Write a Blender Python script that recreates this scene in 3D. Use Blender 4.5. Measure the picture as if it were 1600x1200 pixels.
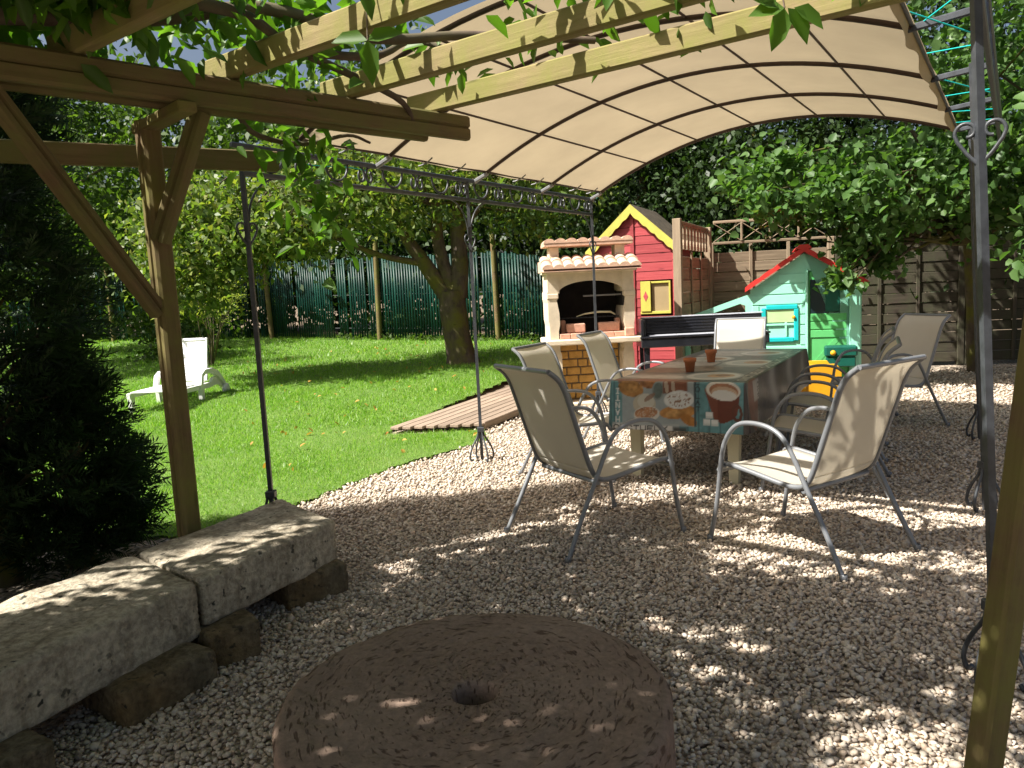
import bpy, bmesh, math, random
import numpy as np
from mathutils import Vector, Matrix

S = bpy.context.scene
for o in list(bpy.data.objects): bpy.data.objects.remove(o)
COL = S.collection
rng = np.random.default_rng(7); random.seed(7)

# ------------------------------------------------------------------ camera, sky, sun, exposure
EYE = Vector((0, 0, 1.4)); PITCH = math.radians(7.0); ROLL = math.radians(2.86)
fw = Vector((0, math.cos(PITCH), -math.sin(PITCH))); r0 = Vector((1, 0, 0)); u0 = r0.cross(fw)
cr = math.cos(ROLL)*r0 - math.sin(ROLL)*u0; cu = math.cos(ROLL)*u0 + math.sin(ROLL)*r0
cam = bpy.data.objects.new('camera', bpy.data.cameras.new('camera')); COL.objects.link(cam)
cam.matrix_world = Matrix(((cr.x, cu.x, -fw.x, EYE.x), (cr.y, cu.y, -fw.y, EYE.y), (cr.z, cu.z, -fw.z, EYE.z), (0, 0, 0, 1)))
cam.data.sensor_width = 36; cam.data.lens = 27; cam.data.clip_start = .05; cam.data.clip_end = 500
S.camera = cam
SUN_EL = math.radians(50); SUN_AZ = math.atan2(-.93, -.36)
sdir = Vector((math.sin(SUN_AZ)*math.cos(SUN_EL), math.cos(SUN_AZ)*math.cos(SUN_EL), math.sin(SUN_EL)))
W = bpy.data.worlds.new('World'); S.world = W; W.use_nodes = True
sky = W.node_tree.nodes.new('ShaderNodeTexSky'); sky.sky_type = 'NISHITA'; sky.sun_disc = False
sky.sun_elevation = SUN_EL; sky.sun_rotation = SUN_AZ % (2*math.pi); sky.dust_density = 6.0; sky.air_density = 1.0
bg = W.node_tree.nodes['Background']; bg.inputs[1].default_value = .055
W.node_tree.links.new(sky.outputs[0], bg.inputs[0])
sun = bpy.data.objects.new('sun', bpy.data.lights.new('sun', 'SUN')); COL.objects.link(sun)
sun.data.energy = 5.0; sun.data.angle = math.radians(.53); sun.data.color = (1, .95, .87)
sun.rotation_euler = sdir.to_track_quat('Z', 'Y').to_euler()
S.view_settings.view_transform = 'Standard'; S.view_settings.look = 'None'
S.view_settings.gamma = 1; S.view_settings.exposure = 1.25
S.render.engine = 'CYCLES'
S.cycles.max_bounces = 7; S.cycles.diffuse_bounces = 3; S.cycles.transmission_bounces = 4; S.cycles.transparent_max_bounces = 4

# ------------------------------------------------------------------ materials
MATS = {}
def nodemat(name):
    m = bpy.data.materials.new(name); m.use_nodes = True
    nt = m.node_tree; b = nt.nodes['Principled BSDF']
    return m, nt, b
def N(nt, t, **kw):
    n = nt.nodes.new(t)
    for k, v in kw.items():
        if k.startswith('i_'):
            n.inputs[int(k[2:])].default_value = v
        else: setattr(n, k, v)
    return n
def ramp(nt, fac, stops):
    r = nt.nodes.new('ShaderNodeValToRGB'); e = r.color_ramp.elements
    while len(e) < len(stops): e.new(.5)
    for i, (p, c) in enumerate(stops): e[i].position = p; e[i].color = (*c, 1)
    nt.links.new(fac, r.inputs[0]); return r.outputs[0]
def coords(nt, scale=(1, 1, 1), mode='Object'):
    tc = nt.nodes.new('ShaderNodeTexCoord'); mp = nt.nodes.new('ShaderNodeMapping')
    mp.inputs['Scale'].default_value = scale; nt.links.new(tc.outputs[mode], mp.inputs[0]); return mp.outputs[0]
def noise(nt, vec, scale, detail=4, rough=.6):
    n = nt.nodes.new('ShaderNodeTexNoise'); n.inputs['Scale'].default_value = scale
    n.inputs['Detail'].default_value = detail; n.inputs['Roughness'].default_value = rough
    nt.links.new(vec, n.inputs['Vector']); return n.outputs['Fac']
def bump(nt, b, h, strength=.3, dist=.01):
    n = nt.nodes.new('ShaderNodeBump'); n.inputs['Strength'].default_value = strength; n.inputs['Distance'].default_value = dist
    nt.links.new(h, n.inputs['Height']); nt.links.new(n.outputs[0], b.inputs['Normal'])
def mixc(nt, fac, a, bb, mode='MIX'):
    m = nt.nodes.new('ShaderNodeMix'); m.data_type = 'RGBA'; m.blend_type = mode
    for s, v in ((m.inputs[0], fac), (m.inputs[6], a), (m.inputs[7], bb)):
        if isinstance(v, (int, float)): s.default_value = v
        elif isinstance(v, tuple): s.default_value = (*v, 1)
        else: nt.links.new(v, s)
    return m.outputs[2]
def plain(name, c, rough=.5, var=.15, scale=6, bmp=.15, metal=0., spec=.4, world=False):
    m, nt, b = nodemat(name); v = coords(nt)
    f = noise(nt, v, scale, 6, .65)
    lo = tuple(x*(1-var) for x in c); hi = tuple(min(1, x*(1+var)) for x in c)
    nt.links.new(ramp(nt, f, [(.3, lo), (.7, hi)]), b.inputs['Base Color'])
    b.inputs['Roughness'].default_value = rough; b.inputs['Metallic'].default_value = metal
    b.inputs['Specular IOR Level'].default_value = spec
    if bmp: bump(nt, b, noise(nt, v, scale*8, 4), bmp, .004)
    MATS[name] = m; return m
def wood(name, dark, light, moss=None, mossamt=.5, rough=.8, grain=(1.2, 22, 22)):
    m, nt, b = nodemat(name); v = coords(nt, grain)
    f = noise(nt, v, 1.6, 8, .7)
    oi = nt.nodes.new('ShaderNodeObjectInfo')
    c = ramp(nt, f, [(.28, dark), (.5, tuple((a+d)/2 for a, d in zip(dark, light))), (.72, light)])
    hs = nt.nodes.new('ShaderNodeHueSaturation'); nt.links.new(c, hs.inputs['Color'])
    mr = N(nt, 'ShaderNodeMapRange'); mr.inputs[3].default_value = .82; mr.inputs[4].default_value = 1.15
    nt.links.new(oi.outputs['Random'], mr.inputs[0]); nt.links.new(mr.outputs[0], hs.inputs['Value'])
    out = hs.outputs[0]
    if moss:
        g = noise(nt, coords(nt, (1, 1, 1)), 3.0, 6, .7)
        k = ramp(nt, g, [(.5-mossamt*.3, (0, 0, 0)), (.62, (1, 1, 1))])
        out = mixc(nt, k, out, moss)
    k2 = noise(nt, coords(nt, (1, 1, 1)), 2.2, 3)
    kn = nt.nodes.new('ShaderNodeTexVoronoi'); kn.inputs['Scale'].default_value = 1.0
    nt.links.new(coords(nt, (2.2, 9, 9)), kn.inputs['Vector'])
    kk = ramp(nt, kn.outputs['Distance'], [(.0, (.25, .25, .25)), (.14, (1, 1, 1))])
    out = mixc(nt, 1., out, kk, 'MULTIPLY')
    nt.links.new(out, b.inputs['Base Color']); b.inputs['Roughness'].default_value = rough
    b.inputs['Specular IOR Level'].default_value = .25
    bump(nt, b, f, .5, .006); MATS[name] = m; return m
def leafmat(name, cols, transl=.45, rough=.45, tcol=None):
    m, nt, b = nodemat(name)
    g = nt.nodes.new('ShaderNodeNewGeometry')
    c = ramp(nt, g.outputs['Random Per Island'], [(i/(len(cols)-1), x) for i, x in enumerate(cols)])
    nt.links.new(c, b.inputs['Base Color']); b.inputs['Roughness'].default_value = rough
    b.inputs['Specular IOR Level'].default_value = .35
    t = nt.nodes.new('ShaderNodeBsdfTranslucent')
    nt.links.new(mixc(nt, 1., c, tcol or (1.5, 1.75, .55), 'MULTIPLY'), t.inputs[0])
    mx = nt.nodes.new('ShaderNodeMixShader'); mx.inputs[0].default_value = transl
    nt.links.new(b.outputs[0], mx.inputs[1]); nt.links.new(t.outputs[0], mx.inputs[2])
    nt.links.new(mx.outputs[0], nt.nodes['Material Output'].inputs[0])
    MATS[name] = m; return m
def fabric(name, c, tc, transl, scale=500, rough=.6, stain=.12):
    m, nt, b = nodemat(name); v = coords(nt)
    f = noise(nt, v, 2.2, 6, .6)
    col = ramp(nt, f, [(.3, tuple(x*(1-stain) for x in c)), (.7, c)])
    nt.links.new(col, b.inputs['Base Color']); b.inputs['Roughness'].default_value = rough
    b.inputs['Specular IOR Level'].default_value = .2
    t = nt.nodes.new('ShaderNodeBsdfTranslucent'); t.inputs[0].default_value = (*tc, 1)
    nt.links.new(mixc(nt, 1., ramp(nt, f, [(.3, (1-stain,)*3), (.7, (1, 1, 1))]), tc, 'MULTIPLY'), t.inputs[0])
    mx = nt.nodes.new('ShaderNodeMixShader'); mx.inputs[0].default_value = transl
    nt.links.new(b.outputs[0], mx.inputs[1]); nt.links.new(t.outputs[0], mx.inputs[2])
    nt.links.new(mx.outputs[0], nt.nodes['Material Output'].inputs[0])
    bump(nt, b, noise(nt, v, 9, 3), .15, .01); MATS[name] = m; return m

wood('pergola_wood', (.085, .052, .028), (.21, .14, .078), (.125, .12, .04), .55)
wood('post_wood', (.085, .052, .028), (.22, .15, .08), (.16, .15, .042), .45)
wood('mossy_wood', (.13, .09, .045), (.30, .23, .12), (.20, .19, .055), .6)
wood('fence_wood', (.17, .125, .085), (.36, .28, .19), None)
wood('shaded_fence_wood', (.035, .027, .022), (.085, .066, .05), (.06, .06, .035), .4)  # shaded copy of the fence wood: tree shade darkened into its colour, some moss
wood('deck_wood', (.15, .112, .085), (.34, .265, .20), None)
wood('red_plank', (.27, .035, .042), (.40, .075, .08), None, rough=.6)
wood('bark', (.035, .026, .019), (.15, .115, .085), (.11, .11, .02), .25, grain=(7, 7, 2.5))
wood('vine_bark', (.05, .036, .026), (.15, .11, .08), (.10, .09, .05), .3, grain=(6, 6, 6))
plain('yellow_paint', (.43, .40, .075), .55, .12, 8, .2)
plain('iron', (.045, .05, .058), .42, .35, 20, .12, .0, .5)
plain('rib_iron', (.045, .024, .018), .5, .3, 20, .1)
plain('zinc', (.20, .20, .205), .4, .15, 12, .05, .3)
plain('chair_frame', (.215, .225, .24), .35, .08, 12, .03, .25, .5)
plain('white_plastic', (.80, .80, .79), .4, .05, 5, .03)
plain('cream_plastic', (.70, .64, .44), .45, .06, 5, .03)
plain('terracotta', (.50, .17, .07), .75, .15, 14, .12)
plain('cream_stone', (.62, .53, .40), .85, .14, 7, .3)
plain('soot', (.018, .016, .015), .95, .4, 6, .2)
plain('ochre_brick', (.52, .30, .085), .9, .25, 14, .5)
plain('mortar', (.20, .15, .10), .95, .2, 20, .5)
plain('fire_brick', (.56, .31, .22), .9, .2, 16, .4)
plain('roof_tile', (.60, .40, .29), .85, .22, 9, .4)
plain('roof_felt', (.085, .068, .045), .95, .5, 14, .8)
plain('black_lacquer', (.016, .017, .022), .25, .3, 8, .05, 0, .5)
plain('silver_panel', (.55, .57, .64), .3, .08, 8, .05, .2)
plain('mint_plastic', (.30, .68, .52), .4, .06, 5, .04)
plain('green_plastic', (.10, .42, .14), .4, .08, 5, .04)
plain('pale_green', (.42, .60, .30), .5, .1, 5, .03)
plain('teal_plastic', (.01, .42, .44), .4, .06, 5, .03)
plain('dark_green_plastic', (.006, .085, .06), .4, .1, 5, .03)
plain('red_plastic', (.56, .035, .03), .38, .08, 5, .03)
plain('yellow_plastic', (.75, .36, .015), .42, .08, 5, .03)
plain('window_pane', (.30, .23, .13), .3, .12, 4, .03)
plain('dark_glass', (.01, .025, .03), .15, .2, 4, .0)
plain('cord', (.01, .50, .46), .5, .05, 10, 0)
plain('pale_wall', (.62, .55, .47), .9, .08, 3, .1)
fabric('canopy_cloth', (.42, .35, .24), (.33, .268, .174), .5, stain=.16)
fabric('sling_cloth', (.68, .65, .58), (.90, .85, .75), .45, rough=.5, stain=.06)
# green slat screen: a little translucent plastic
leafmat('screen_slats', [(.003, .027, .021), (.005, .04, .03), (.009, .06, .045)], .22, .4, (.9, 1.4, 1.2))
leafmat('vine_leaf', [(.045, .10, .012), (.075, .16, .02), (.11, .21, .03)], .5)
leafmat('fruit_leaf', [(.06, .10, .025), (.10, .16, .035), (.15, .20, .05), (.20, .21, .045)], .42)
leafmat('hazel_leaf', [(.05, .11, .03), (.08, .155, .045), (.11, .19, .06)], .38)
leafmat('hedge_leaf', [(.015, .032, .009), (.026, .052, .014), (.04, .075, .02)], .28, .5)
leafmat('far_leaf', [(.035, .07, .014), (.06, .105, .02), (.085, .135, .03)], .4, .5)
leafmat('conifer_leaf', [(.010, .024, .009), (.018, .042, .013), (.03, .065, .018)], .22, .6, (1.2, 1.6, .5))
leafmat('plume_leaf', [(.30, .34, .07), (.40, .42, .12), (.26, .33, .06)], .4)
leafmat('dry_leaf', [(.35, .20, .04), (.45, .30, .06), (.30, .13, .03)], .3, .6, (1.3, 1.2, .7))
leafmat('grass_blade', [(.10, .235, .018), (.145, .30, .03), (.20, .36, .045), (.31, .40, .11)], .44, .4, (1.3, 1.55, .5))

def stone_mat(name, c, dark, spots=True, tint=None):
    m, nt, b = nodemat(name); v = coords(nt)
    f = noise(nt, v, 5, 8, .7); g = noise(nt, v, 40, 4, .6)
    out = ramp(nt, f, [(.3, tuple(x*.62 for x in c)), (.52, c), (.75, tuple(min(1, x*1.18) for x in c))])
    if tint: out = mixc(nt, ramp(nt, noise(nt, v, 1.7, 3), [(.45, (0, 0, 0)), (.65, (1, 1, 1))]), out, tint)
    if spots:
        sp = ramp(nt, noise(nt, v, 26, 2, .5), [(.62, (0, 0, 0)), (.68, (1, 1, 1))])
        msk = ramp(nt, noise(nt, v, 3.5, 2), [(.42, (0, 0, 0)), (.58, (1, 1, 1))])
        out = mixc(nt, mixc(nt, 1., sp, msk, 'MULTIPLY'), out, dark)
    # rain-washed runs and brown weathering, a pattern of the stone itself
    run = noise(nt, coords(nt, (9, 9, 1.6)), 1.4, 6, .7); out = mixc(nt, ramp(nt, run, [(.46, (0, 0, 0)), (.66, (.75, .75, .75))]), out, tuple(x*.42 for x in (c[0]*1.0, c[1]*.92, c[2]*.8)))
    out = mixc(nt, .45, out, mixc(nt, 1., out, ramp(nt, g, [(.34, (.35, .33, .30)), (.62, (1.3, 1.3, 1.25))]), 'MULTIPLY'))
    nt.links.new(out, b.inputs['Base Color']); b.inputs['Roughness'].default_value = .95
    b.inputs['Specular IOR Level'].default_value = .15
    hh = mixc(nt, .45, f, g); bump(nt, b, hh, .9, .025); MATS[name] = m
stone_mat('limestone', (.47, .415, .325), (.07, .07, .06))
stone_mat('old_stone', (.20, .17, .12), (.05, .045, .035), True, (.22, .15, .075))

# millstone: chisel strokes laid in rings
m, nt, b = nodemat('millstone_rock')
tc = nt.nodes.new('ShaderNodeTexCoord'); sx = nt.nodes.new('ShaderNodeSeparateXYZ'); nt.links.new(tc.outputs['Object'], sx.inputs[0])
def M_(op, a, bq=None):
    n = nt.nodes.new('ShaderNodeMath'); n.operation = op
    for s, v in ((n.inputs[0], a), (n.inputs[1], bq)):
        if v is None: continue
        if isinstance(v, (int, float)): s.default_value = v
        else: nt.links.new(v, s)
    return n.outputs[0]
X_, Y_, Z_ = sx.outputs
wob = noise(nt, tc.outputs['Object'], 2.5, 2)
rr = M_('ADD', M_('SQRT', M_('ADD', M_('MULTIPLY', X_, X_), M_('MULTIPLY', Y_, Y_))), M_('MULTIPLY', wob, .14))
th = M_('ARCTAN2', Y_, X_)
cx = nt.nodes.new('ShaderNodeCombineXYZ'); nt.links.new(M_('MULTIPLY', rr, 120), cx.inputs[0]); nt.links.new(M_('MULTIPLY', th, 10.0), cx.inputs[1]); nt.links.new(M_('MULTIPLY', Z_, 30), cx.inputs[2])
st = noise(nt, cx.outputs[0], 1.0, 2, .5)
grain = noise(nt, tc.outputs['Object'], 55, 5, .7); big = noise(nt, tc.outputs['Object'], 3.2, 5)
base = ramp(nt, big, [(.3, (.22, .16, .125)), (.7, (.31, .235, .185))])
base = mixc(nt, .35, base, ramp(nt, grain, [(.3, (.09, .06, .05)), (.7, (.40, .28, .21))]))
cut = ramp(nt, st, [(.33, (.45, .42, .40)), (.42, (1, 1, 1))])
nt.links.new(mixc(nt, 1., base, cut, 'MULTIPLY'), b.inputs['Base Color']); b.inputs['Roughness'].default_value = .95
b.inputs['Specular IOR Level'].default_value = .1
bump(nt, b, mixc(nt, .35, cut, grain), .9, .008); MATS['millstone_rock'] = m

# gravel bed and pebbles
m, nt, b = nodemat('gravel_bed')
v = coords(nt); vo = nt.nodes.new('ShaderNodeTexVoronoi'); vo.inputs['Scale'].default_value = 46; nt.links.new(v, vo.inputs['Vector'])
sc_ = nt.nodes.new('ShaderNodeSeparateColor'); nt.links.new(vo.outputs['Color'], sc_.inputs[0])
PEB = [(0., (.14, .115, .095)), (.14, (.33, .265, .20)), (.33, (.51, .425, .325)), (.6, (.64, .56, .45)), (.8, (.53, .385, .265)), (1., (.72, .67, .59))]
col = ramp(nt, sc_.outputs[0], PEB)
edge = ramp(nt, vo.outputs['Distance'], [(.25, (1, 1, 1)), (.8, (.45, .42, .4))])
nt.links.new(mixc(nt, 1., col, edge, 'MULTIPLY'), b.inputs['Base Color']); b.inputs['Roughness'].default_value = .85
inv = nt.nodes.new('ShaderNodeMath'); inv.operation = 'SUBTRACT'; inv.inputs[0].default_value = 1; nt.links.new(vo.outputs['Distance'], inv.inputs[1])
bump(nt, b, inv.outputs[0], 1., .02); MATS['gravel_bed'] = m
m, nt, b = nodemat('pebble')
g = nt.nodes.new('ShaderNodeNewGeometry'); c = ramp(nt, g.outputs['Random Per Island'], PEB)
sp = noise(nt, coords(nt), 160, 3); c = mixc(nt, .25, c, ramp(nt, sp, [(.3, (.2, .16, .13)), (.7, (.68, .6, .52))]))
nt.links.new(c, b.inputs['Base Color']); b.inputs['Roughness'].default_value = .75; MATS['pebble'] = m
m, nt, b = nodemat('turf')
v = coords(nt); f = noise(nt, v, 1.3, 6, .7); f2 = noise(nt, v, 40, 4, .7)
c = ramp(nt, f, [(.3, (.075, .16, .016)), (.55, (.115, .215, .025)), (.75, (.16, .22, .045))])
c = mixc(nt, .4, c, ramp(nt, f2, [(.3, (.03, .07, .01)), (.7, (.16, .25, .04))]))
nt.links.new(c, b.inputs['Base Color']); b.inputs['Roughness'].default_value = .9; bump(nt, b, f2, .8, .03); MATS['turf'] = m
m, nt, b = nodemat('soil')
v = coords(nt); f = noise(nt, v, 3, 8, .75)
nt.links.new(ramp(nt, f, [(.3, (.09, .065, .042)), (.55, (.17, .125, .08)), (.75, (.24, .19, .125))]), b.inputs['Base Color'])
b.inputs['Roughness'].default_value = .95; bump(nt, b, noise(nt, v, 30, 6, .7), .8, .02); MATS['soil'] = m
# printed tablecloth: colours come from the print (vertex colours), wipe-clean sheen
m, nt, b = nodemat('oilcloth')
at = nt.nodes.new('ShaderNodeVertexColor'); at.layer_name = 'print'
nt.links.new(at.outputs[0], b.inputs['Base Color']); b.inputs['Roughness'].default_value = .36; b.inputs['Specular IOR Level'].default_value = .35
bump(nt, b, noise(nt, coords(nt), 7, 3), .12, .02); MATS['oilcloth'] = m

# ------------------------------------------------------------------ mesh helpers
def wm(o):
    return (wm(o.parent) @ o.matrix_basis) if o.parent else o.matrix_basis.copy()
def link(name, me, mat=None, parent=None, M=None):
    o = bpy.data.objects.new(name, me); COL.objects.link(o)
    if mat and me is not None and not me.materials: me.materials.append(MATS[mat])
    if parent: o.parent = parent
    if M is not None: o.matrix_basis = (wm(parent).inverted() @ M) if parent else M
    elif parent: o.matrix_basis = wm(parent).inverted()
    return o
def tag(o, label, cat, group=None):
    o['label'] = label; o['category'] = cat
    if group: o['group'] = group
    return o
def struct(o): o['kind'] = 'structure'; return o
def stuff(o): o['kind'] = 'stuff'; return o
def thing(name, label, cat, loc=(0, 0, 0), rz=0, group=None):
    o = bpy.data.objects.new(name, None); COL.objects.link(o); o.empty_display_size = .2
    o.location = loc; o.rotation_euler = (0, 0, rz); return tag(o, label, cat, group)
def local(parent):          # matrix for geometry written in the thing's own frame
    return wm(parent)
def npmesh(name, V, F, smooth=False):
    """V (n,3); F (m,k) constant k"""
    V = np.asarray(V, np.float32); F = np.asarray(F, np.int32)
    me = bpy.data.meshes.new(name); m, k = F.shape
    me.vertices.add(len(V)); me.vertices.foreach_set('co', V.ravel())
    me.loops.add(m*k); me.loops.foreach_set('vertex_index', F.ravel())
    me.polygons.add(m); me.polygons.foreach_set('loop_start', np.arange(0, m*k, k, dtype=np.int32))
    if smooth: me.polygons.foreach_set('use_smooth', np.ones(m, bool))
    me.update(calc_edges=True); return me
class MB:
    def __init__(s): s.v = []; s.f = []; s.sm = []
    def add(s, vs, fs, smooth=False):
        n = len(s.v); s.v += [tuple(p) for p in vs]; s.f += [tuple(i+n for i in f) for f in fs]; s.sm += [smooth]*len(fs); return s
    def box(s, lo, hi, bev=0., M=None):
        lo = Vector(lo); hi = Vector(hi); b = min(bev, *[(h-l)*.45 for l, h in zip(lo, hi)])
        if b <= 0:
            vs = [Vector((x, y, z)) for x in (lo.x, hi.x) for y in (lo.y, hi.y) for z in (lo.z, hi.z)]
            fs = [(0, 1, 3, 2), (4, 6, 7, 5), (0, 4, 5, 1), (2, 3, 7, 6), (0, 2, 6, 4), (1, 5, 7, 3)]
        else:
            vs = []; idx = {}
            for ix in (0, 1):
                for iy in (0, 1):
                    for iz in (0, 1):
                        c = [(lo, hi)[ix].x, (lo, hi)[iy].y, (lo, hi)[iz].z]; sg = [1-2*ix, 1-2*iy, 1-2*iz]
                        for ax in range(3):
                            p = [c[k]+(0 if k == ax else sg[k]*b) for k in range(3)]
                            idx[ix, iy, iz, ax] = len(vs); vs.append(Vector(p))
            fs = []
            for ax in range(3):
                o1, o2 = (ax+1) % 3, (ax+2) % 3
                for s_ in (0, 1):
                    q = []
                    for a_, b_ in ((0, 0), (1, 0), (1, 1), (0, 1)):
                        k = [0, 0, 0]; k[ax] = s_; k[o1] = a_; k[o2] = b_; q.append(idx[(*k, ax)])
                    fs.append(q if s_ else q[::-1])
                for a_ in (0, 1):
                    for b_ in (0, 1):
                        k0 = [0]*3; k0[ax] = 0; k0[o1] = a_; k0[o2] = b_; k1 = k0[:]; k1[ax] = 1
                        q = [idx[(*k0, o1)], idx[(*k1, o1)], idx[(*k1, o2)], idx[(*k0, o2)]]
                        fs.append(q if (a_+b_) % 2 == 0 else q[::-1])
            for ix in (0, 1):
                for iy in (0, 1):
                    for iz in (0, 1):
                        q = [idx[ix, iy, iz, a] for a in range(3)]
                        fs.append(q if (ix+iy+iz) % 2 else q[::-1])
        if M is not None: vs = [M @ p for p in vs]
        return s.add(vs, fs)
    def tube(s, pts, r, n=8, closed=False, cap=True, flat=None):
        pts = [Vector(p) for p in pts]; m = len(pts); rs = r if isinstance(r, (list, tuple)) else [r]*m
        tang = []
        for i in range(m):
            a = pts[(i-1) % m] if (closed or i > 0) else pts[i]; c = pts[(i+1) % m] if (closed or i < m-1) else pts[i]
            t = (c-a); tang.append(t.normalized() if t.length > 1e-9 else Vector((0, 0, 1)))
        up = Vector((0, 0, 1)) if abs(tang[0].z) < .9 else Vector((1, 0, 0))
        nrm = (up-tang[0]*up.dot(tang[0])).normalized(); vs = []
        for i in range(m):
            nrm = (nrm-tang[i]*nrm.dot(tang[i])); nrm = nrm.normalized() if nrm.length > 1e-6 else tang[i].orthogonal().normalized()
            bn = tang[i].cross(nrm)
            for k in range(n):
                a = 2*math.pi*(k+.5)/n; vs.append(pts[i]+(nrm*math.cos(a)+bn*math.sin(a))*rs[i])
        fs = []
        for i in range(m if closed else m-1):
            for k in range(n):
                j = (i+1) % m; fs.append((i*n+k, i*n+(k+1) % n, j*n+(k+1) % n, j*n+k))
        s.add(vs, fs, n > 4)
        if cap and not closed:
            s.add(vs[:n], [tuple(range(n))[::-1]]); s.add(vs[-n:], [tuple(range(n))])
        return s
    def lathe(s, prof, n=24, c=(0, 0), M=None):
        vs = []; 
        for r, z in prof:
            for k in range(n): a = 2*math.pi*k/n; vs.append(Vector((c[0]+r*math.cos(a), c[1]+r*math.sin(a), z)))
        if M is not None: vs = [M @ p for p in vs]
        fs = [(i*n+k, i*n+(k+1) % n, (i+1)*n+(k+1) % n, (i+1)*n+k) for i in range(len(prof)-1) for k in range(n)]
        return s.add(vs, fs, True)
    def prism(s, poly, d0, d1, axes=(0, 2, 1), M=None):
        """poly in 2D put on axes[0], axes[1]; extruded along axes[2]"""
        n = len(poly); vs = []
        for d in (d0, d1):
            for a, b_ in poly:
                p = [0, 0, 0]; p[axes[0]] = a; p[axes[1]] = b_; p[axes[2]] = d; vs.append(Vector(p))
        if M is not None: vs = [M @ p for p in vs]
        fs = [tuple(range(n)), tuple(range(n, 2*n))[::-1]]+[(i, i+n, (i+1) % n+n, (i+1) % n) for i in range(n)]
        return s.add(vs, fs)
    def mesh(s, name):
        me = bpy.data.meshes.new(name); me.from_pydata([tuple(v) for v in s.v], [], s.f)
        me.polygons.foreach_set('use_smooth', np.array(s.sm, bool)); me.update()
        bm = bmesh.new(); bm.from_mesh(me); bmesh.ops.recalc_face_normals(bm, faces=bm.faces); bm.to_mesh(me); bm.free(); return me
    def build(s, name, mat, parent=None, M=None):
        return link(name, s.mesh(name), mat, parent, M)
def frame_to(p, q, up=(0, 0, 1)):
    p = Vector(p); q = Vector(q); x = (q-p); L = x.length; x.normalize(); up = Vector(up)
    if abs(x.dot(up)) > .98: up = Vector((0, 1, 0)) if abs(x.y) < .9 else Vector((1, 0, 0))
    y = up.cross(x).normalized(); z = x.cross(y)
    return Matrix(((x.x, y.x, z.x, p.x), (x.y, y.y, z.y, p.y), (x.z, y.z, z.z, p.z), (0, 0, 0, 1))), L
def beam(name, p, q, w, h, mat, parent, up=(0, 0, 1), bev=.006, groove=False):
    """timber: local X along its length, h along 'up'"""
    M, L = frame_to(p, q, up); mb = MB()
    if not groove: mb.box((0, -w/2, -h/2), (L, w/2, h/2), bev)
    else:
        g = .009; e = .012
        prof = [(-w/2+e, -h/2), (w/2-e, -h/2), (w/2, -h/2+e), (w/2, -g), (w/2-.014, 0), (w/2, g), (w/2, h/2-e), (w/2-e, h/2),
                (-w/2+e, h/2), (-w/2, h/2-e), (-w/2, g), (-w/2+.014, 0), (-w/2, -g), (-w/2, -h/2+e)]
        mb.prism(prof, 0, L, (1, 2, 0))
    return mb.build(name, mat, parent, M)
def cr_spline(pts, k=6):
    P = [Vector(p) for p in pts]; P = [P[0]*2-P[1]]+P+[P[-1]*2-P[-2]]; out = []
    for i in range(1, len(P)-2):
        for j in range(k):
            t = j/k; a, b2, c, d = P[i-1:i+3]
            out.append(.5*((2*b2)+(c-a)*t+(2*a-5*b2+4*c-d)*t*t+(3*b2-a-3*c+d)*t**3))
    out.append(P[-2]); return out
def copy_tree(o, parent=None):
    c = o.copy(); COL.objects.link(c); c.parent = parent
    for ch in [x for x in o.children]: copy_tree(ch, c)
    return c
def unit(a): return a/np.maximum(np.linalg.norm(a, axis=-1, keepdims=True), 1e-9)
def leaves_np(C, A, Nn, L, Wd, hexa=True, droop=.15):
    """arrays: base point, axis, normal, length, width -> V,F"""
    A = unit(A); B = unit(np.cross(Nn, A)); Nn = np.cross(A, B); n = len(C)
    if hexa: pr = [(0, 0, 0), (.28, .46, .10), (.68, .38, .04), (1, 0, -droop), (.68, -.38, .04), (.28, -.46, .10)]
    else: pr = [(0, 0, 0), (.45, .5, .06), (1, 0, -droop), (.45, -.5, .06)]
    k = len(pr); V = np.empty((n, k, 3))
    for i, (a, b_, c) in enumerate(pr):
        V[:, i] = C+A*(a*L)[:, None]+B*(b_*Wd)[:, None]+Nn*(c*L)[:, None]
    base = (np.arange(n)*k)[:, None]
    if hexa: F = np.concatenate([base+np.array([[0, 1, 2, 3]]), base+np.array([[0, 3, 4, 5]])])
    else: F = base+np.array([[0, 1, 2, 3]])
    return V.reshape(-1, 3), F
def leaf_cloud(C, L, Wd, hexa=True, up=.5, jit=.3, hang=.2):
    n = len(C); A = unit(rng.normal(size=(n, 3))+np.array([0, 0, -hang])); Nn = unit(rng.normal(size=(n, 3))*.8+np.array([0, 0, up])+np.array(sdir)*.35)
    Ls = L*(1+jit*rng.uniform(-1, 1, n)); return leaves_np(C, A, Nn, Ls, Wd*Ls/L, hexa)
def clumps(center, rad, ncl, per, sig, shell=.55, keep=None):
    """leaf positions: clumps spread through an ellipsoid, denser outward"""
    d = unit(rng.normal(size=(ncl, 3))); r = rng.uniform(shell, 1, ncl)**.6
    cc = np.array(center)+d*r[:, None]*np.array(rad)
    if keep is not None: cc = cc[keep(cc)]
    ss = sig*rng.uniform(.6, 1.35, len(cc))
    P = (cc[:, None, :]+rng.normal(size=(len(cc), per, 3))*ss[:, None, None]*np.array([1, 1, .7])).reshape(-1, 3)
    return P, cc
def trunk_tube(mb, pts, r, n=9, wob=.0):
    p = [Vector(x)+Vector(rng.normal(size=3)*wob) for x in pts]; mb.tube(p, list(r), n)
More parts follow.
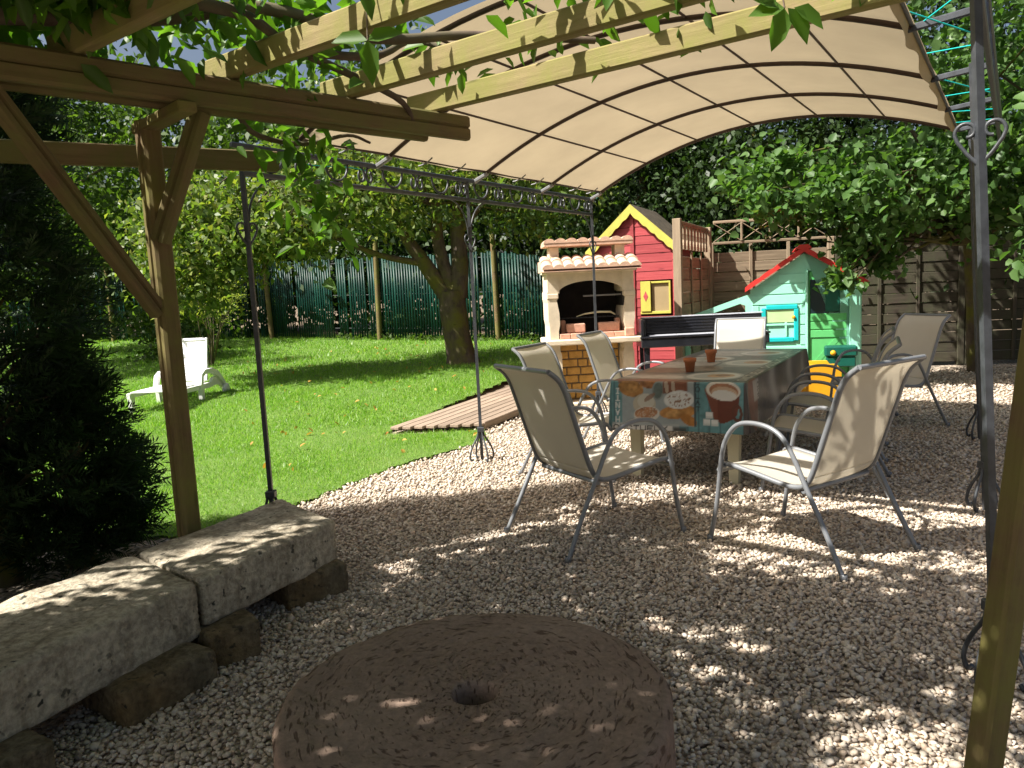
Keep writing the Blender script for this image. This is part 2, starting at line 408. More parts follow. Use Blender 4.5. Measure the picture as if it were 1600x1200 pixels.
def limb(a, b_, k=5, wob=.08):
    a = Vector(a); b_ = Vector(b_); L = (b_-a).length
    return [a.lerp(b_, i/k)+Vector(rng.normal(size=3)*(wob*L*math.sin(math.pi*i/k)))+Vector((0, 0, .12*L*math.sin(math.pi*i/k))) for i in range(k+1)]

# ------------------------------------------------------------------ the setting: soil, gravel, lawn
def sm(a, b_, x): t = np.clip((x-a)/(b_-a), 0, 1); return t*t*(3-2*t)
def lawn_z(x, y):
    return .055*np.maximum(0, y-7.2)*sm(.6, -.5, x-.13*(y-8)) * sm(7.0, 9.0, y)
LAWN = [(-14, 4.3), (-3.0, 4.45), (-2.1, 4.55), (-1.75, 4.82), (-1.55, 5.06), (-1.27, 5.65), (-.95, 6.22), (-.6, 6.62), (-.28, 7.1),
        (-.30, 7.62), (-1.34, 7.62), (-.68, 9.0), (-.08, 10.3), (.35, 11.2), (2.4, 13.2), (2.4, 14.6), (-7, 19.0), (-14, 21)]
def inpoly(x, y, P):
    c = np.zeros(len(x), bool); j = len(P)-1
    for i in range(len(P)):
        xi, yi = P[i]; xj, yj = P[j]
        c ^= ((yi > y) != (yj > y)) & (x < (xj-xi)*(y-yi)/(yj-yi+1e-12)+xi); j = i
    return c
def grid_sheet(x0, x1, y0, y1, n, m, zf):
    xs = np.linspace(x0, x1, n); ys = np.linspace(y0, y1, m); X, Y = np.meshgrid(xs, ys)
    V = np.stack([X.ravel(), Y.ravel(), zf(X.ravel(), Y.ravel())], 1)
    i = np.arange(n-1)[None, :]+np.arange(m-1)[:, None]*n; F = np.stack([i, i+1, i+n+1, i+n], -1).reshape(-1, 4); return V, F
V, F = grid_sheet(-90, 90, -60, 140, 181, 201, lambda x, y: lawn_z(x, np.minimum(y, 19))-.03)
struct(link('ground', npmesh('ground', V, F, True), 'soil'))
V, F = grid_sheet(-3, 11, -2.5, 12.6, 90, 110, lambda x, y: .006*np.sin(x*2.3+y)*np.cos(y*1.9)-.004)
struct(link('gravel_yard', npmesh('gravel_yard', V, F, True), 'gravel_bed'))
# lawn sheet: triangulated fine grid clipped to its outline
def ragged(x, y):    # a lawn edge is never a clean line
    return x+.018*np.sin(y*23+x*7)+.011*np.sin(y*57-x*31), y+.018*np.sin(x*27+1.3)+.010*np.sin(x*61+y*19)
zf = lambda x, y: lawn_z(x, y)+.014+.008*np.sin(x*3.1+1)*np.sin(y*2.7)
BX = (-2.4, .2, 4.4, 10.6)
V, F = grid_sheet(-14, 2.6, 4.2, 21, 260, 300, zf); c = V[F].mean(1)
F = F[inpoly(*ragged(c[:, 0], c[:, 1]), LAWN) & ~((c[:, 0] > BX[0]) & (c[:, 0] < BX[1]) & (c[:, 1] > BX[2]) & (c[:, 1] < BX[3]))]
V2, F2 = grid_sheet(BX[0]-.05, BX[1]+.05, BX[2]-.05, BX[3]+.05, 190, 430, lambda x, y: zf(x, y)+.001); c = V2[F2].mean(1); F2 = F2[inpoly(*ragged(c[:, 0], c[:, 1]), LAWN)]
struct(link('lawn', npmesh('lawn', np.concatenate([V, V2]), np.concatenate([F, F2+len(V)]), True), 'turf'))
# grass blades, densest where the lawn is seen close
def grass(n, y0, y1, h, w, name):
    y = rng.uniform(y0, y1, n); x = rng.uniform(-.62*y-.6, np.minimum(2.3, .12*y), n)
    x = x+rng.normal(size=n)*.02; ok = inpoly(*ragged(x+rng.normal(size=n)*.022, y+rng.normal(size=n)*.022), LAWN); x = x[ok]; y = y[ok]; n = len(x)
    z = lawn_z(x, y)+.004; a = rng.uniform(0, 6.28, n); hh = h*rng.uniform(.5, 1.4, n); ln = rng.normal(size=(n, 2))*hh[:, None]*.5
    P = np.stack([x, y, z], 1); d = np.stack([np.cos(a), np.sin(a), 0*a], 1)*w
    V = np.stack([P-d, P+d, P+np.concatenate([ln, hh[:, None]], 1)], 1).reshape(-1, 3); return V, np.arange(3*n).reshape(-1, 3)
parts = [grass(90000, 4.4, 8, .035, .0035, 0), grass(80000, 8, 12, .045, .005, 0), grass(50000, 12, 19.5, .06, .008, 0)]
V = np.concatenate([p[0] for p in parts]); off = np.cumsum([0]+[len(p[0]) for p in parts]); F = np.concatenate([p[1]+o for p, o in zip(parts, off)])
tag(stuff(link('grass', npmesh('grass', V, F), 'grass_blade')), 'short bright green grass blades covering the sunny lawn', 'grass')
# weedy edge and fallen leaves
n = 130; y = rng.uniform(6, 15, n); x = rng.uniform(-.35*y, .03*y, n); ok = inpoly(x, y, LAWN); C = np.stack([x, y, lawn_z(x, y)+.05], 1)[ok]
V, F = leaf_cloud(C, .055, .036, True, 2.5, .4, 0); tag(stuff(link('fallen_leaves', npmesh('fallen_leaves', V, F), 'dry_leaf')), 'yellow and orange fallen leaves scattered over the lawn', 'leaves')
# pebbles
ico = bmesh.new(); bmesh.ops.create_icosphere(ico, subdivisions=1, radius=1); IV = np.array([v.co[:] for v in ico.verts]); IF = np.array([[v.index for v in f.verts] for f in ico.faces]); ico.free()
OV = np.array([(1, 0, 0), (0, 1, 0), (-1, 0, 0), (0, -1, 0), (0, 0, 1), (0, 0, -1)], float); OF = np.array([(0, 1, 4), (1, 2, 4), (2, 3, 4), (3, 0, 4), (1, 0, 5), (2, 1, 5), (3, 2, 5), (0, 3, 5)])
def pebbles(x, y, r0_, r1_, BV, BF):
    ok = ~inpoly(*ragged(x, y), LAWN); x = x[ok]; y = y[ok]; n = len(x)
    r = rng.uniform(r0_, r1_, n)*rng.choice([.75, 1, 1, 1.35], n); ax = r[:, None]*rng.uniform(.65, 1.25, (n, 3))*np.array([1.1, 1., .75])
    a = rng.uniform(0, 6.28, n); ca, sa = np.cos(a), np.sin(a); tl = rng.normal(size=(n, 2))*.25
    P = BV[None]*ax[:, None, :]*(1+.12*rng.normal(size=(n, len(BV), 1)))
    Q = P.copy(); Q[..., 0] = P[..., 0]*ca[:, None]-P[..., 1]*sa[:, None]; Q[..., 1] = P[..., 0]*sa[:, None]+P[..., 1]*ca[:, None]
    Q[..., 2] += Q[..., 0]*tl[:, :1]+Q[..., 1]*tl[:, 1:]
    Q += np.stack([x, y, r*.35+rng.uniform(-.004, .006, n)], 1)[:, None, :]
    return Q.reshape(-1, 3), (BF[None]+(np.arange(n)*len(BV))[:, None, None]).reshape(-1, 3)
def jgrid(x0, x1, y0, y1, s):
    X, Y = np.meshgrid(np.arange(x0, x1, s), np.arange(y0, y1, s)); X = X.ravel(); Y = Y.ravel()
    return X+rng.uniform(-.5, .5, len(X))*s, Y+rng.uniform(-.5, .5, len(Y))*s
def vis(x, y, m): k = (np.abs(x) < .70*y+m); return x[k], y[k]
x, y = vis(*jgrid(-1.6, 3.2, 1.15, 4.6, .0172), .25); k = ~((np.hypot(x+.13, y-1.78) < .44)); A_ = pebbles(x[k], y[k], .0066, .0112, IV, IF)
x, y = vis(*jgrid(-1.5, 5.6, 4.6, 7.4, .027), .2); B_ = pebbles(x, y, .009, .016, OV, OF)
x, y = vis(*jgrid(-.4, 7.5, 7.4, 10.6, .052), .2); C_ = pebbles(x, y, .012, .02, OV, OF)
for q, lb in ((A_, 'loose beige and grey pebbles around the millstone and bench'), (B_, 'pale pebbles under the dining table and chairs'), (C_, 'fine pale pebbles in front of barbecue and playhouses')):
    tag(stuff(link('pebbles', npmesh('pebbles', q[0], q[1], True), 'pebble')), lb, 'gravel')

# ------------------------------------------------------------------ boardwalk
dk = thing('wooden_boardwalk', 'weathered plank boardwalk lying across the lawn edge towards the barbecue', 'boardwalk', (-.8, 7.7, 0))
d_ = Vector((1.27, 2.53, 0)).normalized(); 
for i in range(8):
    a = Vector((-1.22+.122*i, 7.72-.005*i, .055)); L = 2.8-.03*i
    beam('plank', a, a+d_*L+Vector((0, 0, .05)), .100, .03, 'deck_wood', dk, bev=.004)
for t in (.25, 1.3, 2.4):
    a = Vector((-1.18, 7.72, .025))+d_*t; beam('joist', a, a+Vector((.84, 0, 0)), .05, .035, 'deck_wood', dk)
beam('edge_board', Vector((-.30, 7.70, .045)), Vector((-.30, 7.70, .075))+d_*2.5, .022, .075, 'deck_wood', dk)

# ------------------------------------------------------------------ stone bench
def rock(name, corners, z0, z1, mat, label, cat, group=None, amp=.012, sub=14, seed=0):
    """block from a quad footprint (4 xy, ccw), rounded and worn"""
    q = [Vector((a, b_, 0)) for a, b_ in corners]; cen = sum(q, Vector())/4
    P = lambda u, v: (q[0]*(1-u)*(1-v)+q[1]*u*(1-v)+q[2]*u*v+q[3]*(1-u)*v)
    bm = bmesh.new(); bmesh.ops.create_cube(bm, size=2)
    bmesh.ops.subdivide_edges(bm, edges=bm.edges, cuts=sub, use_grid_fill=True)
    r = np.random.default_rng(seed); ph = r.uniform(0, 6, 12); fr = r.uniform(3, 9, 12)
    hx = (q[1]-q[0]).length/2; hy = (q[3]-q[0]).length/2; hz = (z1-z0)/2; rd = min(.020, hz*.3)
    for v in bm.verts:
        c = Vector((v.co.x*hx, v.co.y*hy, v.co.z*hz)); 
        inn = Vector((max(-hx+rd, min(hx-rd, c.x)), max(-hy+rd, min(hy-rd, c.y)), max(-hz+rd, min(hz-rd, c.z))))
        d = c-inn
        if d.length > 1e-6: c = inn+d.normalized()*rd
        w = sum(math.sin(fr[k]*(c.x*(k % 3+.6)+c.y*(.8+k % 2)+c.z*(1.3+k % 4))*1.3+ph[k]) for k in range(6))/6
        w2 = r.normal()*.35
        nrm = (d.normalized() if d.length > 1e-6 else Vector((0, 0, 1)))
        c += nrm*(amp*(w+w2*.5))
        p = P((c.x/hx+1)/2, (c.y/hy+1)/2); v.co = (p.x-cen.x, p.y-cen.y, c.z+hz)
    me = bpy.data.meshes.new(name); bm.to_mesh(me); bm.free(); me.polygons.foreach_set('use_smooth', np.ones(len(me.polygons), bool))
    o = link(name, me, mat, None, Matrix.Translation((cen.x, cen.y, z0))); return tag(o, label, cat, group)
rock('stone_slab', [(-1.25, 2.88), (-.88, 3.60), (-1.28, 4.06), (-1.68, 3.26)], .135, .345, 'limestone', 'lichen speckled limestone slab beside the wooden post, far half of the bench', 'stone slab', seed=1, amp=.009, sub=26)
rock('stone_slab', [(-1.92, 1.45), (-1.255, 2.862), (-1.688, 3.238), (-2.42, 1.95)], .115, .342, 'limestone', 'long limestone slab under the dark conifers with a patch of sun on top', 'stone slab', seed=2, amp=.010, sub=26)
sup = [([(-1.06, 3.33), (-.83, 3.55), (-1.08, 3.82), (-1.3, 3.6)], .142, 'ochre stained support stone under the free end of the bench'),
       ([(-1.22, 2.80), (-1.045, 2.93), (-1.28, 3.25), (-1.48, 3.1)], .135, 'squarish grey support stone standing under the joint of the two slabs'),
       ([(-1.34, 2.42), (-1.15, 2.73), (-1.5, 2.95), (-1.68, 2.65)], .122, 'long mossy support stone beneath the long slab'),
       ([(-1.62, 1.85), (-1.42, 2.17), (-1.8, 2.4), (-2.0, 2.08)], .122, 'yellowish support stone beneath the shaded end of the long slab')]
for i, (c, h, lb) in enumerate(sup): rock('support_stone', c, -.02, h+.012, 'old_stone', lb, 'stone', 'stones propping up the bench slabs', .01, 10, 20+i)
rock('footing_stone', [(-1.74, 3.50), (-1.56, 3.40), (-1.32, 3.95), (-1.66, 3.95)], -.02, .20, 'limestone', 'rough pale footing stone around the foot of the wooden post', 'stone', None, .02, 10, 31)

# ------------------------------------------------------------------ millstone
R = .485; NS, NR = 128, 34; prof = []
for i in range(9): prof.append((R*(1-.012*abs(i/8-.5)), .0+.375*i/8))
prof += [(R-.002, .40), (R-.008, .412), (R-.020, .419)]
for i in range(1, 30): t = i/29; prof.append((R-.020-(R-.020-.062)*t, .42-.0))
prof += [(.058, .416), (.054, .408), (.052, .38), (.052, .20), (.05, .02), (.0, .02)]
mb = MB(); mb.lathe(prof, NS)
vs = np.array([tuple(v) for v in mb.v]); rad = np.hypot(vs[:, 0], vs[:, 1]); ang = np.arctan2(vs[:, 1], vs[:, 0])
vs[:, 2] += np.where((vs[:, 2] > .4) & (rad > .07), .0035*np.sin(ang*5+rad*30)*np.sin(rad*24+1.3)+.0022*rng.normal(size=len(vs)), 0)
sc = 1+np.where(rad > .4, .004*np.sin(ang*7)+.003*np.sin(ang*17+vs[:, 2]*20), 0); vs[:, 0] *= sc; vs[:, 1] *= sc
mb.v = [tuple(v) for v in vs]; o = mb.build('millstone', 'millstone_rock', None, Matrix.Translation((-.13, 1.79, 0)))
tag(o, 'round reddish brown millstone with a hole in its middle and chisel marks', 'millstone')

# ------------------------------------------------------------------ pergola
pg = thing('pergola', 'mossy timber pergola with braced post and rafters carrying the vine', 'pergola', (-1.50, 3.58, 0))
PA = Vector((-2.475, 2.205, 0)); PB = Vector((-.18, 4.43, 0)); pd = (PB-PA).normalized(); pn = Vector((-pd.y, pd.x, 0))
zb = 2.237; hb = .13; RZ = zb+hb+.056
beam('plate_beam', PA+Vector((0, 0, zb+hb/2)), PB+Vector((0, 0, zb+hb/2)), .055, hb, 'pergola_wood', pg, groove=True)
beam('plate_beam', PA+pn*.125+Vector((0, 0, zb+hb/2-.002)), PB+pn*.125-pd*.20+Vector((0, 0, zb+hb/2-.002)), .055, hb, 'pergola_wood', pg, groove=True)
post = Vector((-1.59, 3.60, 0))
beam('post', post, post+Vector((0, 0, zb)), .088, .088, 'post_wood', pg, up=(.8, -.6, 0), groove=True)
beam('bearer', post+pn*.09+Vector((0, 0, zb-.025)), post-pn*.46+Vector((0, 0, zb-.025)), .08, .046, 'post_wood', pg)
beam('brace', post+Vector((-.02, -.04, 1.38)), (-1.83, 2.83, zb+.01), .06, .085, 'pergola_wood', pg, groove=True)
beam('brace', post+Vector((.02, -.03, 1.70)), (-1.31, 3.51, zb+.01), .06, .085, 'pergola_wood', pg, groove=True)
beam('cross_beam', (-2.62, 3.28, 2.12), (-1.16, 4.12, 2.12), .05, .10, 'pergola_wood', pg)
rd_ = Vector((.80, -.60, 0))
for s, ex in ((2.99, 4.0), (2.45, 4.05), (1.85, 4.05), (1.24, 4.05), (.63, 4.05), (.02, 4.05)):
    a = PA+pd*s; beam('rafter', a-rd_*.2+Vector((0, 0, RZ)), a+rd_*ex+Vector((0, 0, RZ)), .056, .108, 'mossy_wood', pg, bev=.008)
# the far plate on the other side of the seating place, beyond the frame, and the leaning prop
QA = PA+rd_*3.85; QB = PB+rd_*3.65
beam('plate_beam', QA+Vector((0, 0, zb+hb/2)), QB+Vector((0, 0, zb+hb/2)), .055, hb, 'pergola_wood', pg, groove=True)
for t in (.12, .98): p = QA.lerp(QB, t); beam('post', p, p+Vector((0, 0, zb)), .11, .11, 'post_wood', pg, up=(.8, -.6, 0))
beam('leaning_post', (.985, 1.60, 0), (1.225, 1.60, 2.36), .066, .055, 'post_wood', pg, up=(.3, -.95, 0), groove=False, bev=.008)

# ------------------------------------------------------------------ gazebo
e1 = Vector((.55, .835, 0)).normalized(); e2 = Vector((e1.y, -e1.x, 0)); GL = Vector((-1.46, 4.45, 0)); BAY = 2.15; GW = 3.645
gz = thing('garden_gazebo', 'dark iron garden gazebo with scrolled frieze and arched beige cloth roof', 'gazebo', tuple(GL+e1*BAY+e2*GW/2))
def ring_curve(pts2, o, ax, r=.007, n=6):   # 2D curve drawn in the vertical plane through o along ax
    return [o+ax*a+Vector((0, 0, b_)) for a, b_ in pts2]
def heart_pts(s, k=18):      # one half of a scrolled heart: from the bottom tip, out, over and curling in
    pts = [(0, -.085), (s*.035, -.045), (s*.062, -.005)]
    for i in range(k+1):
        a = -.2+ i/k*5.0; rr_ = .034*(1-.55*i/k); pts.append((s*(.036+rr_*math.cos(a)), .022+rr_*math.sin(a)))
    return pts
def post_gz(foot, top, side):
    top = Vector(top); foot = Vector(foot); L = (top-foot)
    mb = MB(); mb.tube([foot, foot.lerp(top, .5), top], .0175, 4); p = mb.build('post', 'iron', gz)
    at = lambda z: foot+L*(z/top.z)
    fm = MB()
    for k in range(4):
        a = k*math.pi/2+.5; d = Vector((math.cos(a), math.sin(a), 0))
        fm.tube(cr_spline([at(.25)+d*.022, at(.21)+d*.034, at(.15)+d*.072, at(.09)+d*.100, at(.045)+d*.108, at(.014)+d*.094, at(.03)+d*.078], 3), .0085, 6)
    fm.build('scroll_foot', 'iron', p)
    hm = MB()
    for s in (-1, 1): hm.tube(ring_curve(heart_pts(s), at(1.80), side), .0065, 6)
    hm.build('heart_scroll', 'iron', p)
    cl = MB(); cl.box((-.028, -.028, -.02), (.028, .028, .02), .004, Matrix.Translation(at(.27))); cl.build('collar', 'iron', p)
    return p
ZT = 2.265; ZL = 2.125
posts = []
for i in range(3):
    f = GL+e1*BAY*i; post_gz(f, f+Vector((0, 0, ZT)), e1)
    g_ = GL+e1*BAY*i+e2*(GW-(0, .09, .19)[i]); lean = -e2*.10 + Vector((-.02, 0, 0))
    post_gz(g_, g_+lean+Vector((0, 0, 2.50)), e1 if i else e2)
a = GL-e1*.06; b_ = GL+e1*(2*BAY+.06)
beam('top_bar', a+Vector((0, 0, ZT+.01)), b_+Vector((0, 0, ZT+.01)), .032, .032, 'iron', gz)
beam('lower_bar', a+e1*.06+Vector((0, 0, ZL)), b_-e1*.06+Vector((0, 0, ZL)), .026, .03, 'iron', gz)
ga = GL+e2*(GW-.11); beam('top_bar', ga-e1*.06+Vector((0, 0, 2.50)), ga+e1*(2*BAY+.06)+Vector((0, 0, 2.50)), .032, .032, 'iron', gz)
beam('lower_bar', ga+Vector((0, 0, 2.36)), ga+e1*(2*BAY)+Vector((0, 0, 2.36)), .026, .03, 'iron', gz)
# frieze scrolls (two kinds, shared meshes)
u1 = MB(); u1.tube([Vector((.10*math.cos(t), 0, .060+.10*math.sin(t)*1.1)) for t in [math.pi+(math.pi)*i/14 for i in range(15)]], .0085, 6); U1 = u1.mesh('scroll_u')
u2 = MB()
for s in (-1, 1): u2.tube([Vector((s*(.040+.036*math.cos(t)*(1-.03*i)), 0, .005+.054*math.sin(t)*(1-.03*i))) for i, t in enumerate([math.pi*.5+s*0+1.9*math.pi*i/16 for i in range(17)])], .0085, 6)
U2 = u2.mesh('scroll_c')
ang = math.atan2(e1.y, e1.x)
for i in range(8):
    for j in (0, 1):
        for (q0, base) in ((GL, (ZT+ZL)/2), (ga, 2.43)):
            if base > 2.4 and i > 3: continue
            me = (U1, U2)[j]; p = q0+e1*(.20+i*.535+j*.26)+Vector((0, 0, base+.004))
            link('scroll', me, 'iron', gz, Matrix.Translation(p) @ Matrix.Rotation(ang, 4, 'Z'))
for i in range(3):   # curved corner braces below the bars
    for s in (-1, 1):
        if (i == 0 and s < 0) or (i == 2 and s > 0): continue
        mb = MB(); f = GL+e1*BAY*i
        mb.tube([f+e1*s*(.02+.26*(1-math.cos(t)))+Vector((0, 0, 1.86+.26*math.sin(t))) for t in [math.pi/2*k/10 for k in range(11)]], .007, 6); mb.build('corner_brace', 'iron', gz)
TL, TR = .030, .885
def roof(s, t): 
    z = 2.285+.50*(1-(2*t-1)**2)
    return GL+e1*s+e2*(3.67*t)+Vector((0, 0, z))
ribs_s = [.34, 1.12, 2.26, 3.30, 4.28]
for s in ribs_s:
    mb = MB(); mb.tube([roof(s, TL+(TR-TL)*i/26)-Vector((0, 0, .016)) for i in range(27)], .014, 8); mb.build('rib', 'rib_iron', gz)
    p = roof(s, TL)-Vector((0, 0, .018)); q = GL+e1*(s-.02)+Vector((0, 0, ZT+.004)); beam('bracket', q, p+e2*.02, .036, .028, 'zinc', gz)
    p = roof(s, TR)-Vector((0, 0, .018)); q = Vector(ga)+e1*s; q.z = 2.50; beam('bracket', p-e2*.02, q, .02, .034, 'iron', gz)
for t in (.17, .31, .45, .60, .745):
    mb = MB(); mb.tube([roof(s, t)-Vector((0, 0, .012)) for s in np.linspace(.34, 4.28, 12)], .0075, 6); mb.build('purlin', 'rib_iron', gz)
for t, m_ in ((TL, 'rib_iron'), (TR, 'iron')):
    mb = MB(); mb.tube([roof(s, t)-Vector((0, 0, .004)) for s in np.linspace(.30, 4.33, 12)], .009, 6); mb.build('edge_rod', m_, gz)
n_s, n_t = 90, 60; P = []
for i in range(n_s):
    s = .29+4.06*i/(n_s-1)
    for j in range(n_t):
        t = TL-.004+(TR-TL+.008)*j/(n_t-1); p = roof(s, t)
        k = min(range(4), key=lambda q: 0 if ribs_s[q] <= s <= ribs_s[q+1] else 9+abs(ribs_s[q]-s))
        ph = (s-ribs_s[k])/(ribs_s[k+1]-ribs_s[k]); sag = .022*math.sin(math.pi*min(max(ph, 0), 1)) if .34 < s < 4.28 else 0
        wv = .006*math.sin(t*23+s*2)*(1 if 0 < s < 4.28 else 1.6)
        if j in (0, n_t-1): wv += .010*math.sin(s*9)
        P.append((p.x, p.y, p.z-sag*.5+.004+wv*.4))
F = [(i*n_t+j, i*n_t+j+1, (i+1)*n_t+j+1, (i+1)*n_t+j) for i in range(n_s-1) for j in range(n_t-1)]
cv = link('canopy', npmesh('canopy', P, F, True), 'canopy_cloth', gz)
# valance flap along the raised side and hooks along the low side
P = []; 
for i in range(60):
    s = .29+4.06*i/59
    for j in range(4): p = roof(s, TR-.002)-e2*(.02+.01*math.sin(s*11))*j/3-Vector((0, 0, .05*j/3*(1+.4*math.sin(s*7)))); P.append(tuple(p))
F = [(i*4+j, i*4+j+1, (i+1)*4+j+1, (i+1)*4+j) for i in range(59) for j in range(3)]
link('valance', npmesh('valance', P, F, True), 'canopy_cloth', cv)
for s in (.72, 1.5, 1.9, 2.75, 3.05, 3.75, 4.1):
    p = roof(s, TL); mb = MB(); mb.tube([p+e2*.07+Vector((0, 0, .012)), p+e2*.03+Vector((0, 0, -.012)), p-e2*.03+Vector((0, 0, -.028)), p-e2*.06+Vector((0, 0, -.03))], .006, 5); mb.build('hook', 'zinc', gz)
for (s0, s1, dz) in ((.5, .35, 0), (.9, 1.25, -.1), (1.7, 1.75, 0), (2.3, 2.7, -.08), (2.9, 2.95, 0), (3.5, 3.6, -.02), (4.0, 4.15, 0), (1.2, .7, .0)):
    mb = MB(); q = ga+e1*s1; q = Vector((q.x, q.y, 2.50+dz)); mb.tube([roof(s0, TR), q], .0035, 5); mb.build('cord', 'cord', gz)
mb = MB(); mb.tube([GL+e1*s+Vector((0, 0, ZT-.03+.01*math.sin(s*9))) for s in np.linspace(.15, 1.0, 8)], .0035, 5); mb.build('cord', 'cord', gz)
mb = MB(); p = GL+e1*4.3+Vector((0, 0, ZT+.02)); mb.tube([p+Vector((-.05, 0, -.02)), p+Vector((.02, 0, .02)), p+Vector((.05, 0, 0)), p+Vector((.09, 0, .03))], .005, 5); mb.build('cord', 'cord', gz)

# ------------------------------------------------------------------ table, cloth, pots
tA = Vector((.715, 5.42, 0)); tdir = Vector((.395, .918, 0)); tx = Vector((.918, -.395, 0)); TW, TLn, TH = .92, 2.45, .72
tx = (Vector((1.55, 4.93, 0))-tA).normalized(); tdir = Vector((-tx.y, tx.x, 0)); tdir = (tdir*.86+Vector((.395, .918, 0))*.14).normalized()
tb = thing('garden_table', 'cream plastic garden table with tapered legs under the printed cloth', 'table', tuple(tA+tx*TW/2+tdir*TLn/2))
def TP(u, v, z): p = tA+tx*u+tdir*v; return Vector((p.x, p.y, z))
Mt = Matrix(((tx.x, tdir.x, 0, tA.x), (tx.y, tdir.y, 0, tA.y), (0, 0, 1, 0), (0, 0, 0, 1)))
MB().box((.02, .02, TH-.045), (TW-.02, TLn-.02, TH-.006), .01).build('table_top', 'cream_plastic', tb, Mt)
for u in (.06, TW-.16):
    for v in (.12, TLn-.22):
        mb = MB(); w = .10
        vs = [Vector((u+dx*w+(0 if dx else .0), v+dy*w, TH-.04)) for dx in (0, 1) for dy in (0, 1)]+[Vector((u+.018+dx*.062, v+.018+dy*.062, 0)) for dx in (0, 1) for dy in (0, 1)]
        mb.add(vs, [(0, 1, 3, 2), (4, 6, 7, 5), (0, 4, 5, 1), (2, 3, 7, 6), (0, 2, 6, 4), (1, 5, 7, 3)]); mb.build('leg', 'cream_plastic', tb, Mt)
# cloth: fine sheet, its print rasterised into vertex colours
DR = .345; st = .0062
un = np.arange(-DR, TW+DR+st/2, st); vn = np.arange(-DR, TLn+DR+st/2, st*1.15); U, Vv = np.meshgrid(un, vn); 
def drape(U, Vv):
    ou = np.where(U < 0, -U, np.where(U > TW, U-TW, 0)); ov = np.where(Vv < 0, -Vv, np.where(Vv > TLn, Vv-TLn, 0))
    X = np.clip(U, 0, TW); Y = np.clip(Vv, 0, TLn); d = np.hypot(ou, ov); rad_ = .012
    # a sheet hanging over an edge: rounds over, then falls, with folds growing to the hem and a spread corner cone
    fall = np.maximum(0, d-rad_); out = np.where(d < rad_, d, rad_)+.05*fall
    fold = .014*np.sin(Vv*7.3+1)*(ou > 0)*(ou/DR)+.012*np.sin(U*8.1+.4)*(ov > 0)*(ov/DR)
    corner = (ou > 0) & (ov > 0); out = out+fold+np.where(corner, .10*np.minimum(ou, ov), 0)
    su = np.where(U < 0, -1, 1)*(ou/np.maximum(d, 1e-6)); sv = np.where(Vv < 0, -1, 1)*(ov/np.maximum(d, 1e-6))
    Z = TH+.004-np.where(d < rad_, d*d/(2*rad_), rad_/2+fall)
    return X+su*out, Y+sv*out, Z
Xc, Yc, Zc = drape(U, Vv)
dd = np.hypot(np.where(U < 0, -U, np.where(U > TW, U-TW, 0)), np.where(Vv < 0, -Vv, np.where(Vv > TLn, Vv-TLn, 0)))
nu, nv = len(un), len(vn); ii = (np.arange(nu-1)[None]+np.arange(nv-1)[:, None]*nu); F = np.stack([ii, ii+1, ii+nu+1, ii+nu], -1).reshape(-1, 4)
okf = (dd.ravel()[F] <= DR+.002).all(1); F = F[okf]
rgb = np.zeros((nv, nu, 3)); rgb[:] = (.20, .235, .235)
wn = np.random.default_rng(3)
def vnoise(sx_, sy_, seed):
    r = np.random.default_rng(seed); g = r.uniform(0, 1, (64, 64)); a = (U*sx_) % 63; c = (Vv*sy_) % 63; i = a.astype(int); j = c.astype(int); fa = a-i; fc = c-j
    return g[j, i]*(1-fa)*(1-fc)+g[j, i+1]*fa*(1-fc)+g[j+1, i]*(1-fa)*fc+g[j+1, i+1]*fa*fc
NZ = vnoise(60, 60, 5)*.5+vnoise(22, 22, 6)*.5; NF = vnoise(140, 140, 8)
def paint(mask, col, a=1., nz=.0):
    c = np.array(col)[None, None]*(1+nz*(NZ-.5)*2)[..., None]; k = (np.clip(mask, 0, 1)*a)[..., None]; rgb[:] = rgb*(1-k)+c*k
def ell(cu_, cv_, ru, rv, rot=0, soft=.06):
    a = U-cu_; b2 = Vv-cv_; c, s = math.cos(rot), math.sin(rot); d = np.sqrt(((a*c+b2*s)/ru)**2+((-a*s+b2*c)/rv)**2); return (1-d)/soft+.5
def rect(u0_, u1_, v0_, v1_, s=.004): return np.minimum(np.minimum(U-u0_, u1_-U), np.minimum(Vv-v0_, v1_-Vv))/s+.5
def seg(a, b2, w):
    ax, ay = a; bx, by = b2; L2 = (bx-ax)**2+(by-ay)**2+1e-12; t = np.clip(((U-ax)*(bx-ax)+(Vv-ay)*(by-ay))/L2, 0, 1)
    return (w-np.hypot(U-ax-t*(bx-ax), Vv-ay-t*(by-ay)))/.003+.5
O_ = [(.2, 0), (.8, 0), (1, .25), (1, .75), (.8, 1), (.2, 1), (0, .75), (0, .25), (.2, 0)]
GLY = {'C': [[(1, .8), (.8, 1), (.2, 1), (0, .75), (0, .25), (.2, 0), (.8, 0), (1, .2)]], 'H': [[(0, 0), (0, 1)], [(1, 0), (1, 1)], [(0, .5), (1, .5)]], 'A': [[(0, 0), (.5, 1), (1, 0)], [(.2, .4), (.8, .4)]],
       'N': [[(0, 0), (0, 1), (1, 0), (1, 1)]], 'T': [[(0, 1), (1, 1)], [(.5, 0), (.5, 1)]], 'I': [[(.5, 0), (.5, 1)], [(.2, 0), (.8, 0)], [(.2, 1), (.8, 1)]], 'L': [[(0, 1), (0, 0), (1, 0)]], 'Y': [[(0, 1), (.5, .5), (1, 1)], [(.5, .5), (.5, 0)]],
       'O': [O_], 'U': [[(0, 1), (0, .2), (.2, 0), (.8, 0), (1, .2), (1, 1)]], 'E': [[(1, 1), (0, 1), (0, 0), (1, 0)], [(0, .5), (.8, .5)]], 'X': [[(0, 0), (1, 1)], [(0, 1), (1, 0)]]}
